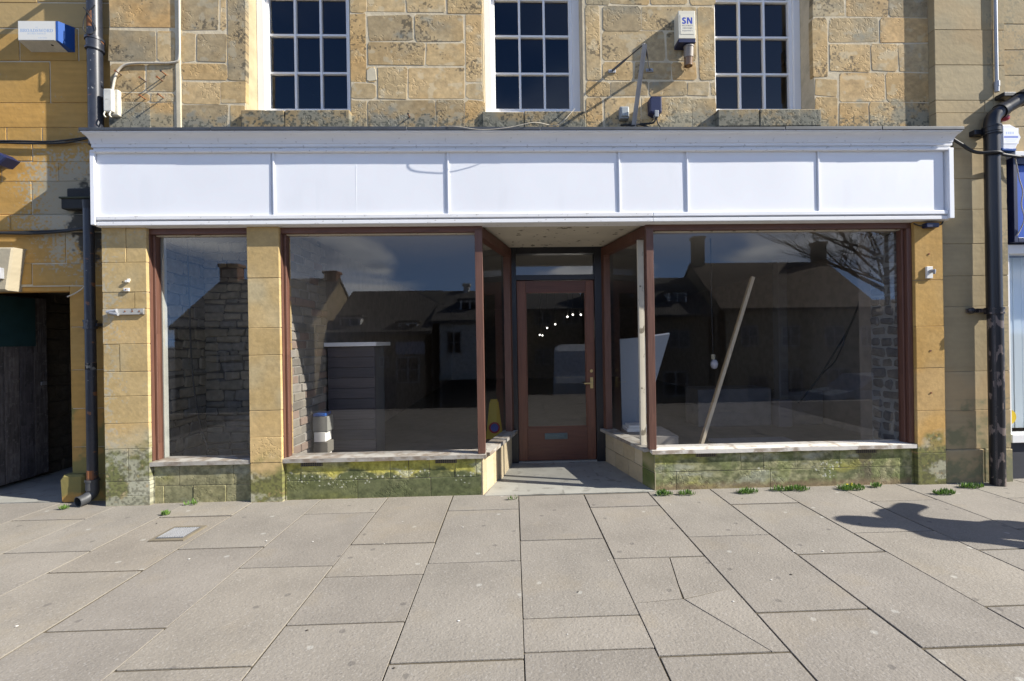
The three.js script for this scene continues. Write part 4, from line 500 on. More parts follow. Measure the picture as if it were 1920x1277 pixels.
tag(mesh('conduit', [tube([[-3.62, 3.77, -0.075], [-3.605, 3.87, -0.08], [-3.575, 3.96, -0.084], [-3.52, 4.01, -0.086], [-3.44, 4.028, -0.086], [-3.25, 4.032, -0.086], [-3.09, 4.036, -0.086], [-3.035, 4.05, -0.084], [-3.022, 4.10, -0.082], [-3.018, 4.35, -0.082], [-3.014, 4.85, -0.082]], 0.010, 90, 8)], M.cableWhite), 'pale cable bending from the telephone box up the stone wall', 'conduit');
for (const [x, y] of [[-3.557, 3.928], [-3.155, 3.929], [-0.933, 3.539], [-3.343, 3.869], [-3.189, 3.874], [-3.345, 3.707], [-3.182, 3.717]]) tag(mesh('nail', [muv(new THREE.CylinderGeometry(0.006, 0.005, 0.075, 8).rotateX(Math.PI / 2).translate(x, y, ZU + 0.03)), muv(new THREE.CylinderGeometry(0.010, 0.010, 0.005, 8).rotateX(Math.PI / 2).translate(x, y, ZU + 0.068))], M.rust), 'rusty nail sticking out of the stone wall above the fascia', 'nail', 'rusty nails in the upper wall');
tag(mesh('wall_cable', [tube([[-5.2, 3.33, -0.15], [-4.70, 3.328, -0.145], [-4.4, 3.318, -0.14], [-4.1, 3.325, -0.14], [-3.9, 3.36, -0.13], [-3.75, 3.37, -0.1]], 0.009, 40), tube([[-5.2, 3.345, -0.15], [-4.6, 3.342, -0.14], [-4.2, 3.338, -0.14], [-3.9, 3.37, -0.13]], 0.009, 40)], M.cable), 'pair of black cables across the ochre wall to the cornice', 'cable');
tag(mesh('wall_cable', [tube([[-5.3, 2.49, -0.13], [-4.68, 2.488, -0.12], [-4.4, 2.482, -0.12], [-4.1, 2.50, -0.12], [-3.85, 2.53, -0.1]], 0.012, 40), tube([[-5.3, 2.505, -0.14], [-4.5, 2.50, -0.13], [-4.1, 2.515, -0.13], [-3.85, 2.54, -0.11]], 0.009, 40)], M.cable), 'black cable bundle under the stone string course', 'cable');
tag(mesh('wall_cable', [tube([[-4.12, 1.9, -0.15], [-4.05, 1.925, -0.14], [-3.97, 1.96, -0.12], [-3.88, 1.985, -0.06]], 0.006, 16)], M.cableWhite), 'short pale wire from the doorway corner to the downpipe', 'wire');
{ const l = tag(group('wall_lantern'), 'dark blue pointed lamp bracket on the ochre wall', 'lantern'); mesh('head', [muv(prism([[-4.72, 3.09], [-4.56, 3.07], [-4.49, 3.135], [-4.56, 3.185], [-4.72, 3.16]], 0.12, 0.01).translate(0, 0, 0.0))], M.navy, l); mesh('arm', [rb(-4.70, -4.66, 3.1, 3.14, ZO, -0.1, 0.005)], M.navy, l); }
{ const l = tag(group('door_number_plate'), 'small grey plate on the keystone over the passage', 'plate'); mesh('plate', [rb(-4.72, -4.575, 2.055, 2.155, -0.055, -0.02, 0.006)], M.galv, l); mesh('screen', [rb(-4.71, -4.592, 2.065, 2.145, -0.021, -0.017, 0.001)], std([0.10, 0.115, 0.12], { map: grainTex }), l); }
{ // bits left on the pillars
  const s = tag(group('hinge_plate'), 'painted metal hinge plate screwed to the left stone pillar', 'hinge'); mesh('plate', [rb(-3.565, -3.30, 1.715, 1.768, 0, 0.022, 0.003)], std([0.50, 0.49, 0.47], { map: flakeTex([0.75, 0.75, 0.73], [0.3, 0.27, 0.24], 0.55, 0.62, 351) }), s); mesh('knuckle', [muv(new THREE.CylinderGeometry(0.018, 0.018, 0.085, 12).rotateZ(Math.PI / 2 + 0.15).translate(-3.565, 1.745, 0.028)), muv(new THREE.CylinderGeometry(0.014, 0.014, 0.07, 12).rotateZ(Math.PI / 2 - 0.2).translate(-3.545, 1.725, 0.032))], M.galv, s); for (const x of [-3.46, -3.395, -3.335]) mesh('screw', [muv(new THREE.CylinderGeometry(0.007, 0.007, 0.004, 10).rotateX(Math.PI / 2).translate(x, 1.745, 0.023))], M.rust, s);
  const c = tag(group('cable_clip'), 'small white clip on the left pillar above the hinge plate', 'clip'); mesh('clip', [rb(-3.475, -3.43, 1.925, 1.955, 0, 0.018, 0.003)], M.plasticWhite, c); mesh('screw', [muv(new THREE.CylinderGeometry(0.006, 0.006, 0.004, 8).rotateX(Math.PI / 2).translate(-3.452, 1.94, 0.02))], M.rust, c); const c2 = tag(group('cable_clip'), 'broken white clip with screw holes, topmost on the left pillar', 'clip'); mesh('clip', [rb(-3.46, -3.43, 2.005, 2.025, 0, 0.022, 0.003), rb(-3.445, -3.425, 2.015, 2.038, 0, 0.016, 0.003)], M.plasticWhite, c2); mesh('screw_hole', [muv(new THREE.CylinderGeometry(0.006, 0.006, 0.004, 8).rotateX(Math.PI / 2).translate(-3.49, 2.012, 0.002))], M.black, c2);
  const k = tag(group('key_switch'), 'white key switch on the right stone pillar', 'switch'); mesh('plate', [rb(3.925, 3.985, 1.955, 2.068, 0, 0.02, 0.004)], M.plasticWhite, k); mesh('lock_barrel', [muv(new THREE.CylinderGeometry(0.016, 0.018, 0.05, 16).rotateX(Math.PI / 2).translate(3.957, 2.02, 0.04)), rb(3.952, 3.962, 1.99, 2.035, 0.05, 0.072, 0.003)], M.galv, k);
  const d = tag(group('door_sensor'), 'small black sensor under the fascia at the right pillar', 'sensor'); mesh('case', [rb(3.90, 4.02, 2.43, 2.475, 0, 0.055, 0.006)], M.navy, d); mesh('lead', [tube([[3.90, 2.45, 0.03], [3.86, 2.455, 0.02], [3.82, 2.48, 0.0]], 0.006, 10), tube([[4.02, 2.455, 0.03], [4.06, 2.46, 0.03], [4.08, 2.49, 0.03]], 0.006, 10)], M.cable, d);
  for (const [x, y] of [[3.965, 2.19], [3.965, 1.27], [3.965, 0.87]]) tag(mesh('wall_plug', [muv(new THREE.CylinderGeometry(0.009, 0.009, 0.004, 10).rotateX(Math.PI / 2).translate(x, y, 0.003))], M.rust), 'small brown plugged screw hole in the right pillar', 'plug', 'plugged holes in the right pillar');
}
tag(mesh('wall_cable', [tube([[4.15, 3.29, 0.03], [4.25, 3.22, 0.04], [4.38, 3.13, 0.06], [4.52, 3.10, 0.135], [4.64, 3.11, 0.06], [4.85, 3.10, 0.02]], 0.014, 40)], M.cable), 'thick black cable from the cornice end across the downpipe', 'cable');
tag(mesh('loose_wire', [tube([[4.17, 3.27, 0.04], [4.175, 3.1, 0.02], [4.19, 2.95, 0.0], [4.17, 2.75, -0.02], [4.14, 2.6, -0.02]], 0.0035, 30, 5), tube([[4.18, 3.26, 0.04], [4.21, 3.1, 0.0], [4.215, 2.9, -0.015], [4.19, 2.7, -0.02]], 0.0035, 30, 5)], M.cable), 'thin black wires hanging beside the fascia end', 'wire');
tag(mesh('loose_wire', [tube([[4.83, 3.10, 0.0], [4.85, 3.0, 0.0], [4.88, 2.9, -0.01], [4.90, 2.78, 0.0], [4.895, 2.66, -0.01], [4.91, 2.52, 0.0], [4.895, 2.42, -0.02], [4.86, 2.36, -0.02]], 0.005, 50, 5)], M.cableWhite), 'pale wavy wire hanging down over the navy sign frame', 'wire');
// ---------------------------------------------------------------- on the pavement
{ const d = tag(group('drain_cover'), 'small grey ridged metal drain cover in the paving', 'drain cover'); mesh('frame', [muv(new THREE.BoxGeometry(0.25, 0.014, 0.26).translate(-2.56, 0.0005, 0.66))], std([0.20, 0.17, 0.12], { map: grainTex }), d); mesh('lid', [muv(new THREE.BoxGeometry(0.20, 0.012, 0.20).translate(-2.56, 0.004, 0.66))], std([0.14, 0.145, 0.15], { map: grainTex, roughness: 0.6, metalness: 0.2 }), d); for (let i = 0; i < 11; i++) mesh('rib', [rb(-2.652 + i * 0.0175, -2.643 + i * 0.0175, 0.009, 0.0135, 0.575, 0.745, 0.001)], M.galv, d); }
const leafM = [[0.12, 0.23, 0.03], [0.16, 0.28, 0.04], [0.09, 0.17, 0.03]].map(c => new THREE.MeshPhysicalMaterial({ color: new THREE.Color(...c), roughness: 0.7, transmission: 0.3, thickness: 0, side: THREE.DoubleSide }));
function weed(x, z, r, n, label, grp, flower) {
  r *= 0.7; const w = tag(group('weed'), label, 'weed', grp), parts = [[], [], []]; w.position.set(x, 0, z);
  for (let i = 0; i < n; i++) { const a = R(0, 6.28), d = Math.pow(rnd(), 0.7) * r, l = R(0.018, 0.042), h = R(0.002, 0.02) * (1 - d / r * 0.7); const g = new THREE.PlaneGeometry(l * R(0.2, 0.5), l, 2, 3), p = g.attributes.position; for (let k = 0; k < p.count; k++) { const t = p.getY(k) / l + 0.5; p.setX(k, p.getX(k) * Math.sin(Math.PI * (0.12 + 0.86 * t))); p.setZ(k, -0.5 * l * t * t + Math.abs(p.getX(k)) * 0.5); p.setY(k, t * l); } g.computeVertexNormals(); g.rotateX(R(0.3, 1.2)).rotateY(a + R(-0.6, 0.6)).translate(Math.sin(a) * d * 1.5, h, Math.cos(a) * d * 0.55); parts[i % 3].push(flat(muv(g))); }
  parts.forEach((q, i) => { if (q.length) mesh('leaves', mergeGeometries(q), leafM[i], w); });
  if (flower) for (let i = 0; i < 4; i++) mesh('flower', [muv(new THREE.SphereGeometry(0.008, 8, 6).scale(1, 0.5, 1).translate(-0.05 + i * 0.02, 0.042 + R(0, .01), R(-0.02, 0.02)))], std([0.6, 0.5, 0.02]), w);
}
const WG = 'weeds along the joint at the shop front';
for (const [x, z, r, n] of [[1.36, 0.10, 0.07, 90], [1.55, 0.105, 0.075, 80], [2.13, 0.10, 0.09, 120], [2.45, 0.06, 0.08, 80], [2.62, 0.06, 0.10, 140], [3.39, 0.04, 0.055, 50], [3.82, 0.265, 0.085, 110], [4.22, 0.12, 0.10, 110], [-2.955, 0.26, 0.032, 40], [-3.98, 0.05, 0.03, 30], [-2.9, 0.02, 0.05, 26]]) weed(x, z, r, n, 'low green weed tuft in a joint near the shop front', WG);
weed(3.12, 0.075, 0.12, 170, 'broad leafy weed with yellow buds below the right window', null, true);
weed(-0.03, 0.11, 0.035, 16, 'flat sparse weed at the entrance paving corner');
for (let i = 0; i < 26; i++) tag(mesh('pavement_litter', [muv(new THREE.IcosahedronGeometry(R(0.003, 0.007), 0).scale(1.4, 0.35, 1).translate(R(-3.2, 3.6), 0.002, R(0.15, 2.2)))], i % 3 ? std([0.62, 0.60, 0.55]) : std([0.06, 0.05, 0.04])), i % 3 ? 'tiny pale speck of grit lying on the paving' : 'tiny dark speck of dirt lying on the paving', 'grit', i % 3 ? 'pale grit on the paving' : 'dark specks on the paving');
// ---------------------------------------------------------------- things left inside the shop
{ const c = tag(group('counter'), 'dark boarded counter with a white top inside the left window', 'counter'); const bm = [std([0.085, 0.078, 0.085], { map: woodTex }), std([0.10, 0.09, 0.095], { map: woodTex }), std([0.07, 0.066, 0.075], { map: woodTex })]; mesh('carcass', [bx(-2.09, -1.60, 0.1, 1.39, -1.5, -1.02)], darkRoom, c); for (let i = 0; i < 11; i++) mesh('board', [rb(-2.09, -1.565, 0.105 + i * 0.117, 0.105 + i * 0.117 + 0.113, -1.03, -1.0, 0.003, true)], bm[i % 3], c); mesh('top', [rb(-2.11, -1.53, 1.395, 1.44, -1.55, -0.95, 0.004)], M.whiteGloss, c); }
for (const [i, y, m, l] of [[0, 0.1, M.plasticWhite, 'white carton at the bottom of the stack by the brick wall'], [1, 0.29, std([0.13, 0.12, 0.10], { map: grainTex }), 'dull brown carton in the stack by the brick wall'], [2, 0.41, M.plasticWhite, 'white carton in the middle of the stack by the brick wall'], [3, 0.515, std([0.20, 0.20, 0.18], { map: grainTex }), 'grey carton under the blue lid by the brick wall'], [4, 0.675, M.blue, 'flat blue box topping the carton stack by the brick wall']]) tag(mesh('carton', [rb(-2.085 + (i % 3) * 0.006, -1.955 + (i % 2) * 0.022, y, [0.285, 0.405, 0.51, 0.67, 0.705][i], -0.74, -0.58, 0.004)], m), l, 'box');
{ const s = tag(group('wet_floor_sign'), 'yellow folding floor sign with a round blue symbol behind the return window', 'floor sign'); s.position.set(-0.27, 0.1, -2.07); const y = std([0.62, 0.44, 0.012], { roughness: 0.5 }); for (const d of [1, -1]) { const g = prism([[-0.115, 0], [0.115, 0], [0.062, 0.5], [-0.062, 0.5]], 0.012, 0.003).rotateX(-0.16 * d); if (d < 0) g.rotateY(Math.PI).rotateY(Math.PI); mesh('panel', muv(g.translate(0, 0, d * 0.085)), y, s); } mesh('symbol_ring', [muv(new THREE.TorusGeometry(0.065, 0.012, 8, 28).rotateX(-0.16).translate(0.005, 0.15, 0.065))], std([0.45, 0.03, 0.03]), s); mesh('symbol_disc', [muv(new THREE.CylinderGeometry(0.058, 0.058, 0.006, 28).rotateX(Math.PI / 2 - 0.16).translate(0.005, 0.15, 0.064))], std([0.05, 0.12, 0.42]), s); mesh('handle', [rb(-0.05, 0.05, 0.49, 0.53, -0.02, 0.02, 0.008)], y, s); }
{ const p = tag(group('timber_length'), 'long pale timber batten leaning inside the right window', 'timber'); const a = V(1.875, 0.11, -0.46), b = V(2.70, 2.10, -0.80), L = a.distanceTo(b), q = new THREE.Quaternion().setFromUnitVectors(V(0, 1, 0), b.clone().sub(a).normalize()), mid = a.clone().add(b).multiplyScalar(0.5); const wood = std([0.55, 0.46, 0.32], { map: woodTex }); mesh('batten', [muv(new RoundedBoxGeometry(0.034, L, 0.02, 1, 0.003).applyQuaternion(q).translate(mid.x, mid.y, mid.z))], wood, p); mesh('rebate', [muv(new RoundedBoxGeometry(0.02, L, 0.03, 1, 0.003).translate(-0.016, 0, -0.012).applyQuaternion(q).translate(mid.x, mid.y, mid.z))], std([0.36, 0.26, 0.14], { map: woodTex }), p); }
{ const b = tag(group('leaning_board'), 'grey blue board leaning behind the corner post of the right window', 'board'); const w = std([0.27, 0.30, 0.33], { roughness: 0.6 }); mesh('sheet', [muv(prism([[0, 0], [0.16, 0], [0.62, 1.39], [0.40, 1.36], [0.0, 1.33]], 0.02, 0.003).rotateX(-0.05).translate(1.30, 0.1, -1.22))], w, b); mesh('sheet_edge', [muv(new RoundedBoxGeometry(0.22, 0.02, 0.04, 1, 0.004).rotateZ(0.12).translate(1.80, 1.475, -1.30))], M.whiteGloss, b); }
for (const [x0, x1, y1, z0, z1, l] of [[2.75, 3.86, 0.66, -3.0, -2.5, 'long pale panel lying across the shop floor behind the batten'], [4.05, 4.65, 0.60, -2.9, -2.5, 'short pale panel on the shop floor near the stone pier'], [1.55, 2.2, 0.14, -1.2, -0.5, 'flat white sheet on the floor inside the right window'], [2.5, 3.5, 0.13, -1.6, -1.1, 'flat grey sheet lying in the middle of the shop floor']]) tag(mesh('floor_panel', [rb(x0, x1, 0.1, y1, z0, z1, 0.005)], std(y1 > 0.3 ? [0.20, 0.19, 0.185] : [0.34, 0.35, 0.37], { map: grainTex })), l, 'panel');
tag(mesh('floor_panel', [rb(-1.55, -0.62, 0.1, 0.112, -0.6, -0.2, 0.003), rb(-1.35, -0.45, 0.1, 0.108, -0.95, -0.64, 0.003)], std([0.55, 0.57, 0.52], { map: grainTex })), 'pale loose sheets on the floor inside the middle window', 'panel');
tag(mesh('book_pile', [rb(1.27, 1.58, 0.385, 0.425, -1.1, -0.86, 0.003), rb(1.30, 1.50, 0.425, 0.45, -1.08, -0.9, 0.003)], M.plasticWhite), 'small pile of white papers inside the right return window', 'papers');
tag(mesh('ledge_shelf', [bx(1.26, 1.75, 0.1, 0.384, -1.15, -0.6)], std([0.30, 0.28, 0.25], { map: grainTex })), 'low plain plinth under the papers inside the return window', 'plinth');
{ const p = tag(group('shop_post'), 'slim pale post standing inside behind the right window', 'post'); mesh('shaft', [rb(3.93, 4.07, 0.1, 2.58, -2.55, -2.4, 0.01)], std([0.16, 0.15, 0.14], { map: grainTex }), p); mesh('base', [rb(3.90, 4.10, 0.1, 0.5, -2.57, -2.37, 0.01)], std([0.20, 0.19, 0.20]), p); }
tag(mesh('hanging_cable', [tube([[4.30, 2.58, -1.25], [4.26, 1.95, -1.22], [4.1, 1.55, -1.2], [3.85, 1.15, -1.2], [3.72, 0.95, -1.2], [3.45, 0.62, -1.2]], 0.010, 50), tube([[4.10, 1.55, -1.2], [3.88, 1.12, -1.17], [3.72, 0.95, -1.2]], 0.008, 20)], M.cable), 'black cable hanging diagonally inside the right window', 'cable');
tag(mesh('hanging_cable', [tube([[-3.2, 2.5, -0.4], [-3.16, 1.8, -0.36], [-3.13, 1.2, -0.34], [-3.05, 0.75, -0.3], [-2.93, 0.4, -0.26]], 0.008, 40)], M.cable), 'thin black cable hanging inside the narrow left window', 'cable');
{ const b = tag(group('bare_bulb'), 'unlit white bulb on a flex inside the right window', 'bulb'); mesh('glass', [muv(new THREE.SphereGeometry(0.042, 16, 12).scale(1, 1.35, 1).translate(2.33, 1.12, -1))], std([0.42, 0.42, 0.47], { roughness: 0.3 }), b); mesh('holder', [cyl(0.02, 0.024, 0.06, 2.318, 1.205, -1, 12)], std([0.35, 0.33, 0.25]), b); mesh('flex', [tube([[2.318, 1.23, -1], [2.31, 1.8, -1], [2.31, 2.58, -1]], 0.006, 16)], M.cable, b); }
// the string of small lamps that is still on at the back of the shop
[[0.998, 1.852, -4], [1.095, 1.889, -3.9], [1.241, 1.887, -3.8], [0.774, 1.72, -4.4], [0.628, 1.655, -4.8], [0.491, 1.532, -5.3], [0.539, 1.521, -5.6]].forEach(([x, y, z], i) => {
  const k = (4.2 - z) / 8.2; x *= k; y = 1.42 + (y - 1.42) * k;
  const l = tag(group('pendant_lamp'), 'small lit pendant bulb hanging at the back of the dark shop', 'lamp', 'lit bulbs at the back of the shop');
  mesh('bulb', [muv(new THREE.SphereGeometry(0.016, 14, 10).translate(x, y, z))], new THREE.MeshStandardMaterial({ color: 0xffffff, emissive: new THREE.Color(1, 0.96, 0.88), emissiveIntensity: 2.2 }), l); mesh('holder', [cyl(0.014, 0.018, 0.04, x, y + 0.042, z, 10)], M.black, l); mesh('flex', [cyl(0.004, 0.004, 2.58 - y - 0.06, x, (2.58 + y + 0.06) / 2, z, 6)], M.cable, l);
  const pl = new THREE.PointLight(new THREE.Color(1, 0.93, 0.82), 0.03, 6); pl.position.set(x, y, z); pl.castShadow = true; scene.add(pl);
});
{ const a = tag(group('iron_sign_arm'), 'black iron arm jutting from the ochre wall above the long alarm box', 'bracket'); mesh('arm', [rb(-3.965, -3.925, 4.86, 4.90, ZO, 0.26, 0.004)], M.black, a); mesh('wall_plate', [rb(-3.99, -3.90, 4.80, 4.96, ZO, ZO + 0.015, 0.004)], M.black, a); }
// ---------------------------------------------------------------- the far side of the square, mirrored in the glass
const GY = -2.74;
const roofMat = (a, b, s) => std([1, 1, 1], { map: tex(256, 256, (u, v) => { const row = v * 12 % 1, k = 0.7 + 0.3 * sst(0, 0.25, row) + 0.4 * (vn(Math.floor(u * 20 + Math.floor(v * 12) * 0.5), Math.floor(v * 12), s, 0) - 0.5); const c = mix3(a, b, vn(u * 9, v * 9, s + 2, 9)); return [c[0] * k, c[1] * k, c[2] * k]; }), roughness: 0.9 });
const RM = [roofMat([0.13, 0.10, 0.075], [0.19, 0.15, 0.11], 401), roofMat([0.09, 0.085, 0.08], [0.14, 0.13, 0.115], 405)], HM = { buff: lumpTex([0.30, 0.24, 0.15], [0.38, 0.30, 0.19], 411), brown: lumpTex([0.22, 0.17, 0.11], [0.28, 0.22, 0.14], 415), white: lumpTex([0.55, 0.54, 0.50], [0.66, 0.65, 0.60], 419), brick: lumpTex([0.24, 0.12, 0.08], [0.30, 0.16, 0.10], 423) };
const farFrame = std([0.45, 0.44, 0.42], { map: grainTex }), glassFar = std([0.02, 0.023, 0.03], { roughness: 0.1 });
function house(label, x0, x1, zf, depth, eave, ridge, wm, rm, o = {}) {
  const h = tag(group('house'), label, 'house'), zr = zf + depth / 2, zb = zf + depth;
  const gable = x => { const s = new THREE.Shape([new THREE.Vector2(zf, GY), new THREE.Vector2(zb, GY), new THREE.Vector2(zb, eave), new THREE.Vector2(zr, ridge - 0.1), new THREE.Vector2(zf, eave)]); return muv(new THREE.ExtrudeGeometry(s, { depth: 0.3, bevelEnabled: false }).rotateY(-Math.PI / 2).translate(x, 0, 0)); };
  mesh('wall', [bx(x0, x1, GY, eave, zf, zf + 0.3), bx(x0, x1, GY, eave, zb - 0.3, zb), gable(x0 + 0.3), gable(x1)], wm, h);
  const slope = (za, zc) => { const g = new THREE.BoxGeometry(x1 - x0 + 0.1, 0.14, 1), p = g.attributes.position; for (let i = 0; i < p.count; i++) { const t = p.getZ(i) + 0.5; const top = p.getY(i); p.setZ(i, mix(za, zc, t)); p.setY(i, mix(eave, ridge, t) + top); } g.computeVertexNormals(); return muv(g.translate((x0 + x1) / 2, 0, 0), 2); };
  const r = mesh('roof', [slope(zf - 0.25, zr), slope(zb + 0.25, zr)], rm, h);
  for (const [cx, w, top, z] of o.chimneys || []) { mesh('chimney', [rb(cx - w / 2, cx + w / 2, ridge - 1.1, top - 0.12, (z ?? zr) - 0.3, (z ?? zr) + 0.3, 0.02), rb(cx - w / 2 - 0.07, cx + w / 2 + 0.07, top - 0.14, top, (z ?? zr) - 0.36, (z ?? zr) + 0.36, 0.02)], o.cm || wm, r); }
  for (const [cx, cy, w, hh] of o.windows || []) { const g = group('window', h); mesh('frame', [rb(cx - w / 2, cx + w / 2, cy - hh / 2, cy - hh / 2 + 0.07, zf - 0.05, zf + 0.1), rb(cx - w / 2, cx + w / 2, cy + hh / 2 - 0.07, cy + hh / 2, zf - 0.05, zf + 0.1), rb(cx - w / 2, cx - w / 2 + 0.07, cy - hh / 2, cy + hh / 2, zf - 0.05, zf + 0.1), rb(cx + w / 2 - 0.07, cx + w / 2, cy - hh / 2, cy + hh / 2, zf - 0.05, zf + 0.1), rb(cx - 0.035, cx + 0.035, cy - hh / 2, cy + hh / 2, zf - 0.045, zf + 0.1), rb(cx - w / 2, cx + w / 2, cy - 0.02, cy + 0.02, zf - 0.04, zf + 0.1)], farFrame, g); mesh('pane', [bx(cx - w / 2 + 0.03, cx + w / 2 - 0.03, cy - hh / 2 + 0.03, cy + hh / 2 - 0.03, zf - 0.02, zf + 0.05)], glassFar, g); }
  for (const [cx, cy, w, hh, d] of o.dormers || []) { const g = group('dormer', h), z1 = zf + d; mesh('cheek', [bx(cx - w / 2, cx + w / 2, cy - hh / 2 - 0.1, cy + hh / 2, z1, z1 + 1.8)], M.whiteGloss, g); mesh('dormer_roof', [rb(cx - w / 2 - 0.12, cx + w / 2 + 0.12, cy + hh / 2, cy + hh / 2 + 0.1, z1 - 0.12, z1 + 2.0, 0.01)], rm, g); mesh('pane', [bx(cx - w / 2 + 0.1, cx - 0.04, cy - hh / 2 + 0.08, cy + hh / 2 - 0.08, z1 - 0.02, z1 + 0.02)], glassFar, g); mesh('pane', [bx(cx + 0.04, cx + w / 2 - 0.1, cy - hh / 2 + 0.08, cy + hh / 2 - 0.08, z1 - 0.02, z1 + 0.02)], glassFar, g); }
  for (const [cx, w, hh] of o.doors || []) { const g = group('door', h); mesh('leaf', [rb(cx - w / 2, cx + w / 2, GY, GY + hh, zf - 0.04, zf + 0.05)], std([0.03, 0.035, 0.05]), g); mesh('handle', [rb(cx + w / 2 - 0.14, cx + w / 2 - 0.08, GY + 1, GY + 1.1, zf - 0.08, zf - 0.04, 0.01)], M.brass, g); }
  return h;
}
house('tall buff house with a chimney on each gable across the square', 10.5, 18.6, 18.3, 7.4, 2.85, 5.78, HM.buff, RM[0], { chimneys: [[10.95, 0.6, 7.38], [18.2, 0.6, 7.0]], windows: [[14.12, 1.47, 0.95, 1.05], [16.4, 1.44, 1.0, 1.05], [18.1, 1.4, 0.7, 1.05], [12.0, 1.5, 0.9, 1.05], [14.1, -0.9, 1.2, 1.4], [16.6, -0.9, 1.2, 1.4]], doors: [[12.4, 1.0, 2.2]] });
house('low stone wing right of the tall buff house', 18.65, 25, 19.0, 6, 2.6, 3.5, HM.buff, RM[0], { windows: [[20.6, 1.5, 0.8, 1.0]] });
house('brown stone house with a low roof left of the tall buff house', 4.6, 10.45, 18.9, 7, 2.6, 5.0, HM.brown, RM[1], { windows: [[8.6, 1.4, 1.1, 0.9], [6.2, 1.4, 1.1, 0.9], [8.4, -0.9, 1.3, 1.3]], dormers: [[10.0 - 1.1, 3.5, 1.0, 0.85, 0.9]], doors: [[6.0, 1, 2.2]] });
house('plain stone house facing the shop entrance across the square', -0.4, 4.55, 21, 7, 3.3, 4.6, HM.brown, RM[1], { windows: [[1.85, 2.83, 1.05, 0.85], [1.85, 0.45, 1.05, 0.9], [3.6, 2.83, 1.0, 0.85], [0.3, 2.83, 0.9, 0.85], [3.6, 0.45, 1.0, 0.9]], doors: [[0.4, 1, 2.2]] });
const wh = house('white rendered house with a tall sash window across the square', -3.78, -0.42, 17.4, 7, 2.4, 4.2, HM.white, RM[1], { chimneys: [[-2.5, 0.28, 4.65]], windows: [[-2.8, 1.42, 0.75, 1.1], [-1.3, 1.42, 0.75, 1.1]], dormers: [[-2.1, 3.2, 1.0, 0.62, 1.0]] });
{ const g = group('shop_front', wh); mesh('fascia', [rb(-3.5, -0.7, -0.35, -0.1, 17.2, 17.4, 0.02)], std([0.36, 0.42, 0.42]), g); mesh('display_window', [bx(-3.4, -0.8, -1.8, -0.35, 17.32, 17.42)], glassFar, g); }
const te = house('stone cottage with dormers and a small shop sign across the square', -8.55, -3.82, 17.0, 7, 1.9, 4.2, HM.brown, RM[1], { dormers: [[-7.65, 2.42, 0.98, 0.55, 0.3], [-4.9, 2.05, 0.9, 0.68, 0.15]], windows: [[-4.9, 0.18, 1.1, 1.25], [-6.0, 0.56, 0.47, 0.5]], doors: [[-5.88, 0.8, 2.6]] });
mesh('shop_sign', [rb(-5.43, -4.1, 0.90, 1.48, 16.88, 16.96, 0.02)], std([0.34, 0.36, 0.42]), te);
const gs = house('stone gabled house with two chimneys, end wall lit by sun', -14.3, -8.6, 15.3, 6.6, 2.2, 4.66, HM.buff, RM[1], { chimneys: [[-13.85, 0.85, 5.45], [-8.95, 0.6, 5.05]], cm: HM.brick, windows: [[-12.2, 0.6, 0.7, 1.3], [-10.2, 0.6, 0.9, 1.1], [-11.6, -1.4, 1.0, 1.2]] });
{ // bare tree
  const t = tag(group('bare_tree'), 'leafless tree with arching limbs beside the low stone wing', 'tree'); const tr = [], br = [], X = 16.45, Z = 15; let y0 = -1.9; seed = 4242;
  const limb = (p, d, len, r, dep, arr) => { const pts = [p.clone()]; let q = p.clone(), v = d.clone(); for (let i = 0; i < 5; i++) { { const w = dep ? 0.24 : 0.05; v.add(V(R(-w, w), R(-0.08, 0.16), R(-w, w))).normalize(); }; q = q.clone().addScaledVector(v, len / 5); pts.push(q); } const c = new THREE.CatmullRomCurve3(pts), g = new THREE.TubeGeometry(c, 6, r, dep > 2 ? 4 : 6, false), pos = g.attributes.position, per = (dep > 2 ? 4 : 6) + 1; for (let i = 0; i < pos.count; i++) { const k = Math.floor(i / per), cc = c.getPointAt(Math.min(1, k / 6)), s = mix(1, 0.45, k / 6); pos.setXYZ(i, cc.x + (pos.getX(i) - cc.x) * s, cc.y + (pos.getY(i) - cc.y) * s, cc.z + (pos.getZ(i) - cc.z) * s); } arr.push(muv(g));
    if (dep < 5) { const n = dep === 0 ? 16 : dep < 2 ? 6 : dep < 4 ? 5 : 3; for (let i = 0; i < n; i++) { const t = dep ? R(0.15, 1) : R(0.62, 1), b = c.getPointAt(t), a = dep ? R(0, 6.28) : R(1.2, 5.1), w = v.clone().multiplyScalar(dep ? 0.7 : 0.35).add(V(Math.cos(a), R(-0.1, 0.6), Math.sin(a) * 0.8).multiplyScalar(dep ? 0.8 : 1.1)).normalize(); limb(b, w, len * R(0.38, 0.66), r * mix(1, 0.45, t) * 0.52, dep + 1, br); } } };
  limb(V(X, y0, Z), V(0.02, 1, 0), 8.0, 0.17, 0, tr); const bk = std([0.055, 0.045, 0.036], { roughness: 1 }); mesh('trunk', tr, bk, t); mesh('branches', br, bk, t);
}
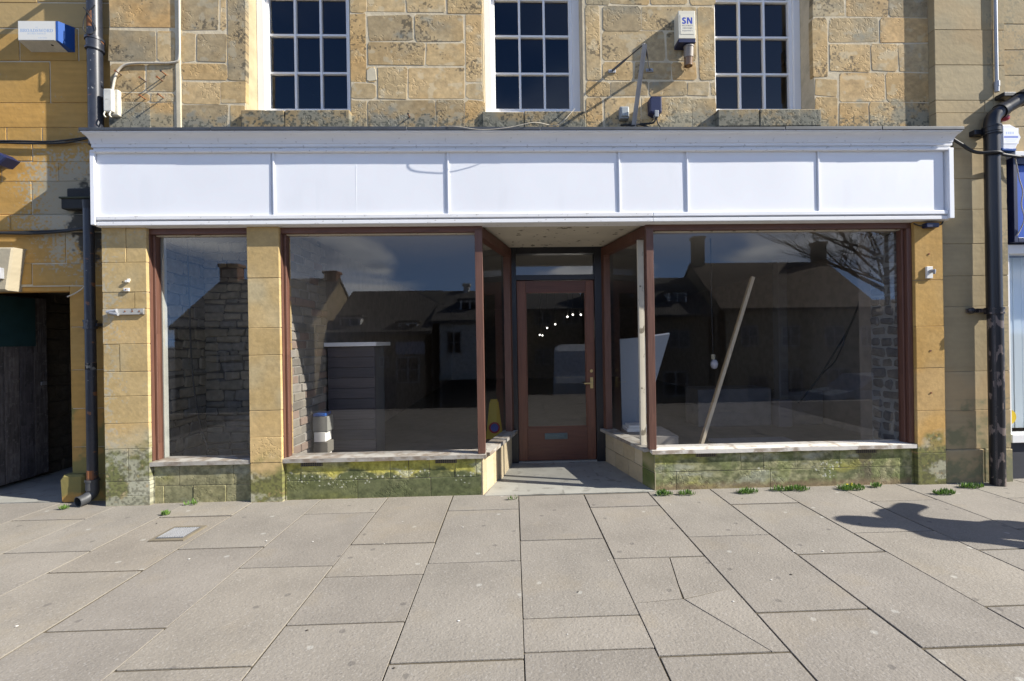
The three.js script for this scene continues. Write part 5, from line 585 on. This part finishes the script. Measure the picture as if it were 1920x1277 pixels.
{ // parked van
  const v = tag(group('parked_van'), 'white panel van parked on the road opposite the door', 'van'); v.position.set(3.35, -0.95, 10.2); v.rotation.y = -1.42; const wp = std([0.62, 0.64, 0.66], { roughness: 0.3 });
  const s = new THREE.Shape(); s.moveTo(-1.45, 0.35); s.lineTo(-1.5, 0.9); s.lineTo(-1.3, 1.12); s.lineTo(-0.75, 1.95); s.lineTo(-0.45, 2.1); s.lineTo(3.2, 2.15); s.lineTo(3.3, 0.35); s.lineTo(-1.45, 0.35);
  mesh('body', [muv(new THREE.ExtrudeGeometry(s, { depth: 1.7, bevelEnabled: true, bevelSize: 0.06, bevelThickness: 0.08, bevelSegments: 2 }))], wp, v); mesh('side_window', [muv(prism([[-1.05, 1.2], [-0.1, 1.2], [-0.1, 1.85], [-0.68, 1.85]], 0.03, 0.004).rotateY(Math.PI).scale(-1, 1, 1).translate(0, 0, -0.085))], glassFar, v); mesh('windscreen', [bx(-0.01, 0.01, -0.42, 0.42, 0.1, 1.6).rotateZ(-0.58).translate(-1.05, 1.58, 0)], glassFar, v);
  for (const x of [-0.75, 2.3]) for (const z of [-0.02, 1.72]) { const w = group('wheel', v); mesh('tyre', [muv(new THREE.CylinderGeometry(0.34, 0.34, 0.22, 24).rotateX(Math.PI / 2).translate(x, 0.34, z))], M.black, w); mesh('rim', [muv(new THREE.CylinderGeometry(0.2, 0.2, 0.24, 20).rotateX(Math.PI / 2).translate(x, 0.34, z))], M.steel, w); }
  mesh('headlight', [rb(-1.56, -1.45, 0.75, 0.95, -0.02, 0.25, 0.03)], M.plasticWhite, v); mesh('headlight', [rb(-1.56, -1.45, 0.75, 0.95, 1.45, 1.72, 0.03)], M.plasticWhite, v);
}
{ const b = tag(group('bollard'), 'black iron bollard across the square before the buff house', 'bollard'); mesh('shaft', [cyl(0.12, 0.09, 0.8, 18.4, -2.3, 19.4, 16)], M.black, b); mesh('cap', [muv(new THREE.SphereGeometry(0.12, 14, 10).scale(1, 0.8, 1).translate(18.4, -1.85, 19.4))], M.black, b); mesh('base', [cyl(0.17, 0.14, 0.14, 18.4, -2.68, 19.4, 16)], M.black, b); }
{ // parked car
  const v = tag(group('parked_car'), 'silver blue hatchback parked on the road to the right of the van', 'car'); v.position.set(14.6, -1.62, 13.2); v.rotation.y = 0.08; const s = new THREE.Shape(); s.moveTo(-2, 0.25); s.lineTo(-2.05, 0.65); s.lineTo(-1.2, 0.82); s.lineTo(-0.5, 1.38); s.lineTo(0.9, 1.42); s.lineTo(1.75, 0.95); s.lineTo(1.95, 0.8); s.lineTo(1.95, 0.25); s.lineTo(-2, 0.25); mesh('body', [muv(new THREE.ExtrudeGeometry(s, { depth: 1.5, bevelEnabled: true, bevelSize: 0.07, bevelThickness: 0.1, bevelSegments: 3 }))], std([0.22, 0.27, 0.34], { roughness: 0.3, metalness: 0.2 }), v); mesh('side_window', [muv(prism([[-0.95, 0.88], [1.35, 0.92], [0.8, 1.32], [-0.42, 1.3]], 0.03, 0.004).rotateY(Math.PI).scale(-1, 1, 1).translate(0, 0, -0.105))], glassFar, v);
  for (const x of [-1.25, 1.2]) for (const z of [-0.02, 1.52]) { const w = group('wheel', v); mesh('tyre', [muv(new THREE.CylinderGeometry(0.31, 0.31, 0.2, 22).rotateX(Math.PI / 2).translate(x, 0.3, z))], M.black, w); mesh('rim', [muv(new THREE.CylinderGeometry(0.2, 0.2, 0.22, 18).rotateX(Math.PI / 2).translate(x, 0.3, z))], M.steel, w); }
}
{ // a passer-by just out of the picture on the right, whose shadow falls on the paving
  const J = { pelvis: [0, 0.95, 0], chest: [0.0, 1.34, 0], neck: [0.0, 1.50, 0], head: [0.01, 1.64, 0], lh: [0, 0.92, 0.1], rh: [0, 0.92, -0.1], lk: [0.03, 0.50, 0.12], rk: [0.02, 0.50, -0.11], la: [0, 0.09, 0.14], ra: [-0.02, 0.09, -0.12], lt: [0.14, 0.05, 0.16], rt: [0.12, 0.05, -0.14], ls: [0, 1.42, 0.19], rs: [0, 1.42, -0.19], le: [0.02, 1.14, 0.27], lw: [0.08, 0.90, 0.26], re: [0.10, 1.28, -0.43], rw: [0.14, 1.50, -0.24] };
  const bones = [['pelvis', 'chest', 0.15, 0.165], ['chest', 'neck', 0.12, 0.065], ['neck', 'head', 0.06, 0.09], ['head', 'head', 0.105, 0.105], ['lh', 'lk', 0.095, 0.065], ['rh', 'rk', 0.095, 0.065], ['lk', 'la', 0.062, 0.042], ['rk', 'ra', 0.062, 0.042], ['la', 'lt', 0.045, 0.04], ['ra', 'rt', 0.045, 0.04], ['ls', 'rs', 0.075, 0.075], ['ls', 'le', 0.065, 0.05], ['le', 'lw', 0.048, 0.032], ['rs', 're', 0.065, 0.05], ['re', 'rw', 0.048, 0.032], ['lw', 'lw', 0.045, 0.045], ['rw', 'rw', 0.045, 0.045], ['lh', 'rh', 0.12, 0.12]].map(([a, b, r, s]) => [V(...J[a]), V(...J[b]), r, s]);
  const N = 88, mc = new MarchingCubes(N, std([1, 1, 1]), false, false, 120000), c0 = V(0, 0.9, 0), S = 0.95; mc.isolation = 0; const f = mc.field, pt = V(0, 0, 0), ab = V(0, 0, 0), ap = V(0, 0, 0);
  for (let k = 0; k < N; k++) for (let j = 0; j < N; j++) for (let i = 0; i < N; i++) { pt.set((i - N / 2) / (N / 2), (j - N / 2) / (N / 2), (k - N / 2) / (N / 2)).multiplyScalar(S).add(c0); let acc = 0; for (const [a, b, r, s] of bones) { ab.subVectors(b, a); ap.subVectors(pt, a); const t = clamp(ap.dot(ab) / (ab.lengthSq() || 1)); acc += Math.exp(-40 * (ap.addScaledVector(ab, -t).length() - mix(r, s, t))); } f[k * N * N + j * N + i] = Math.log(acc + 1e-30) / 40; }
  mc.update(); const n = mc.count, g = new THREE.BufferGeometry(); g.setAttribute('position', new THREE.BufferAttribute(mc.positionArray.slice(0, n * 3), 3)); g.setAttribute('normal', new THREE.BufferAttribute(mc.normalArray.slice(0, n * 3), 3)); g.scale(S, S, S).translate(0, 0.9, 0);
  const p = tag(group('person'), 'person in dark clothes with one arm raised standing right of the shop', 'person'); p.position.set(4.98, 0, 1.43); mesh('body', muv(g), std([0.035, 0.038, 0.05], { roughness: 0.9 }), p); mesh('hair', [muv(new THREE.SphereGeometry(0.115, 20, 14, 0, 6.283, 0, 1.7).translate(0, 1.665, 0))], std([0.05, 0.035, 0.025]), p);
}
scene.traverse(o => { if (o.isMesh) { o.castShadow = true; o.receiveShadow = true; } });
renderer.render(scene, camera);
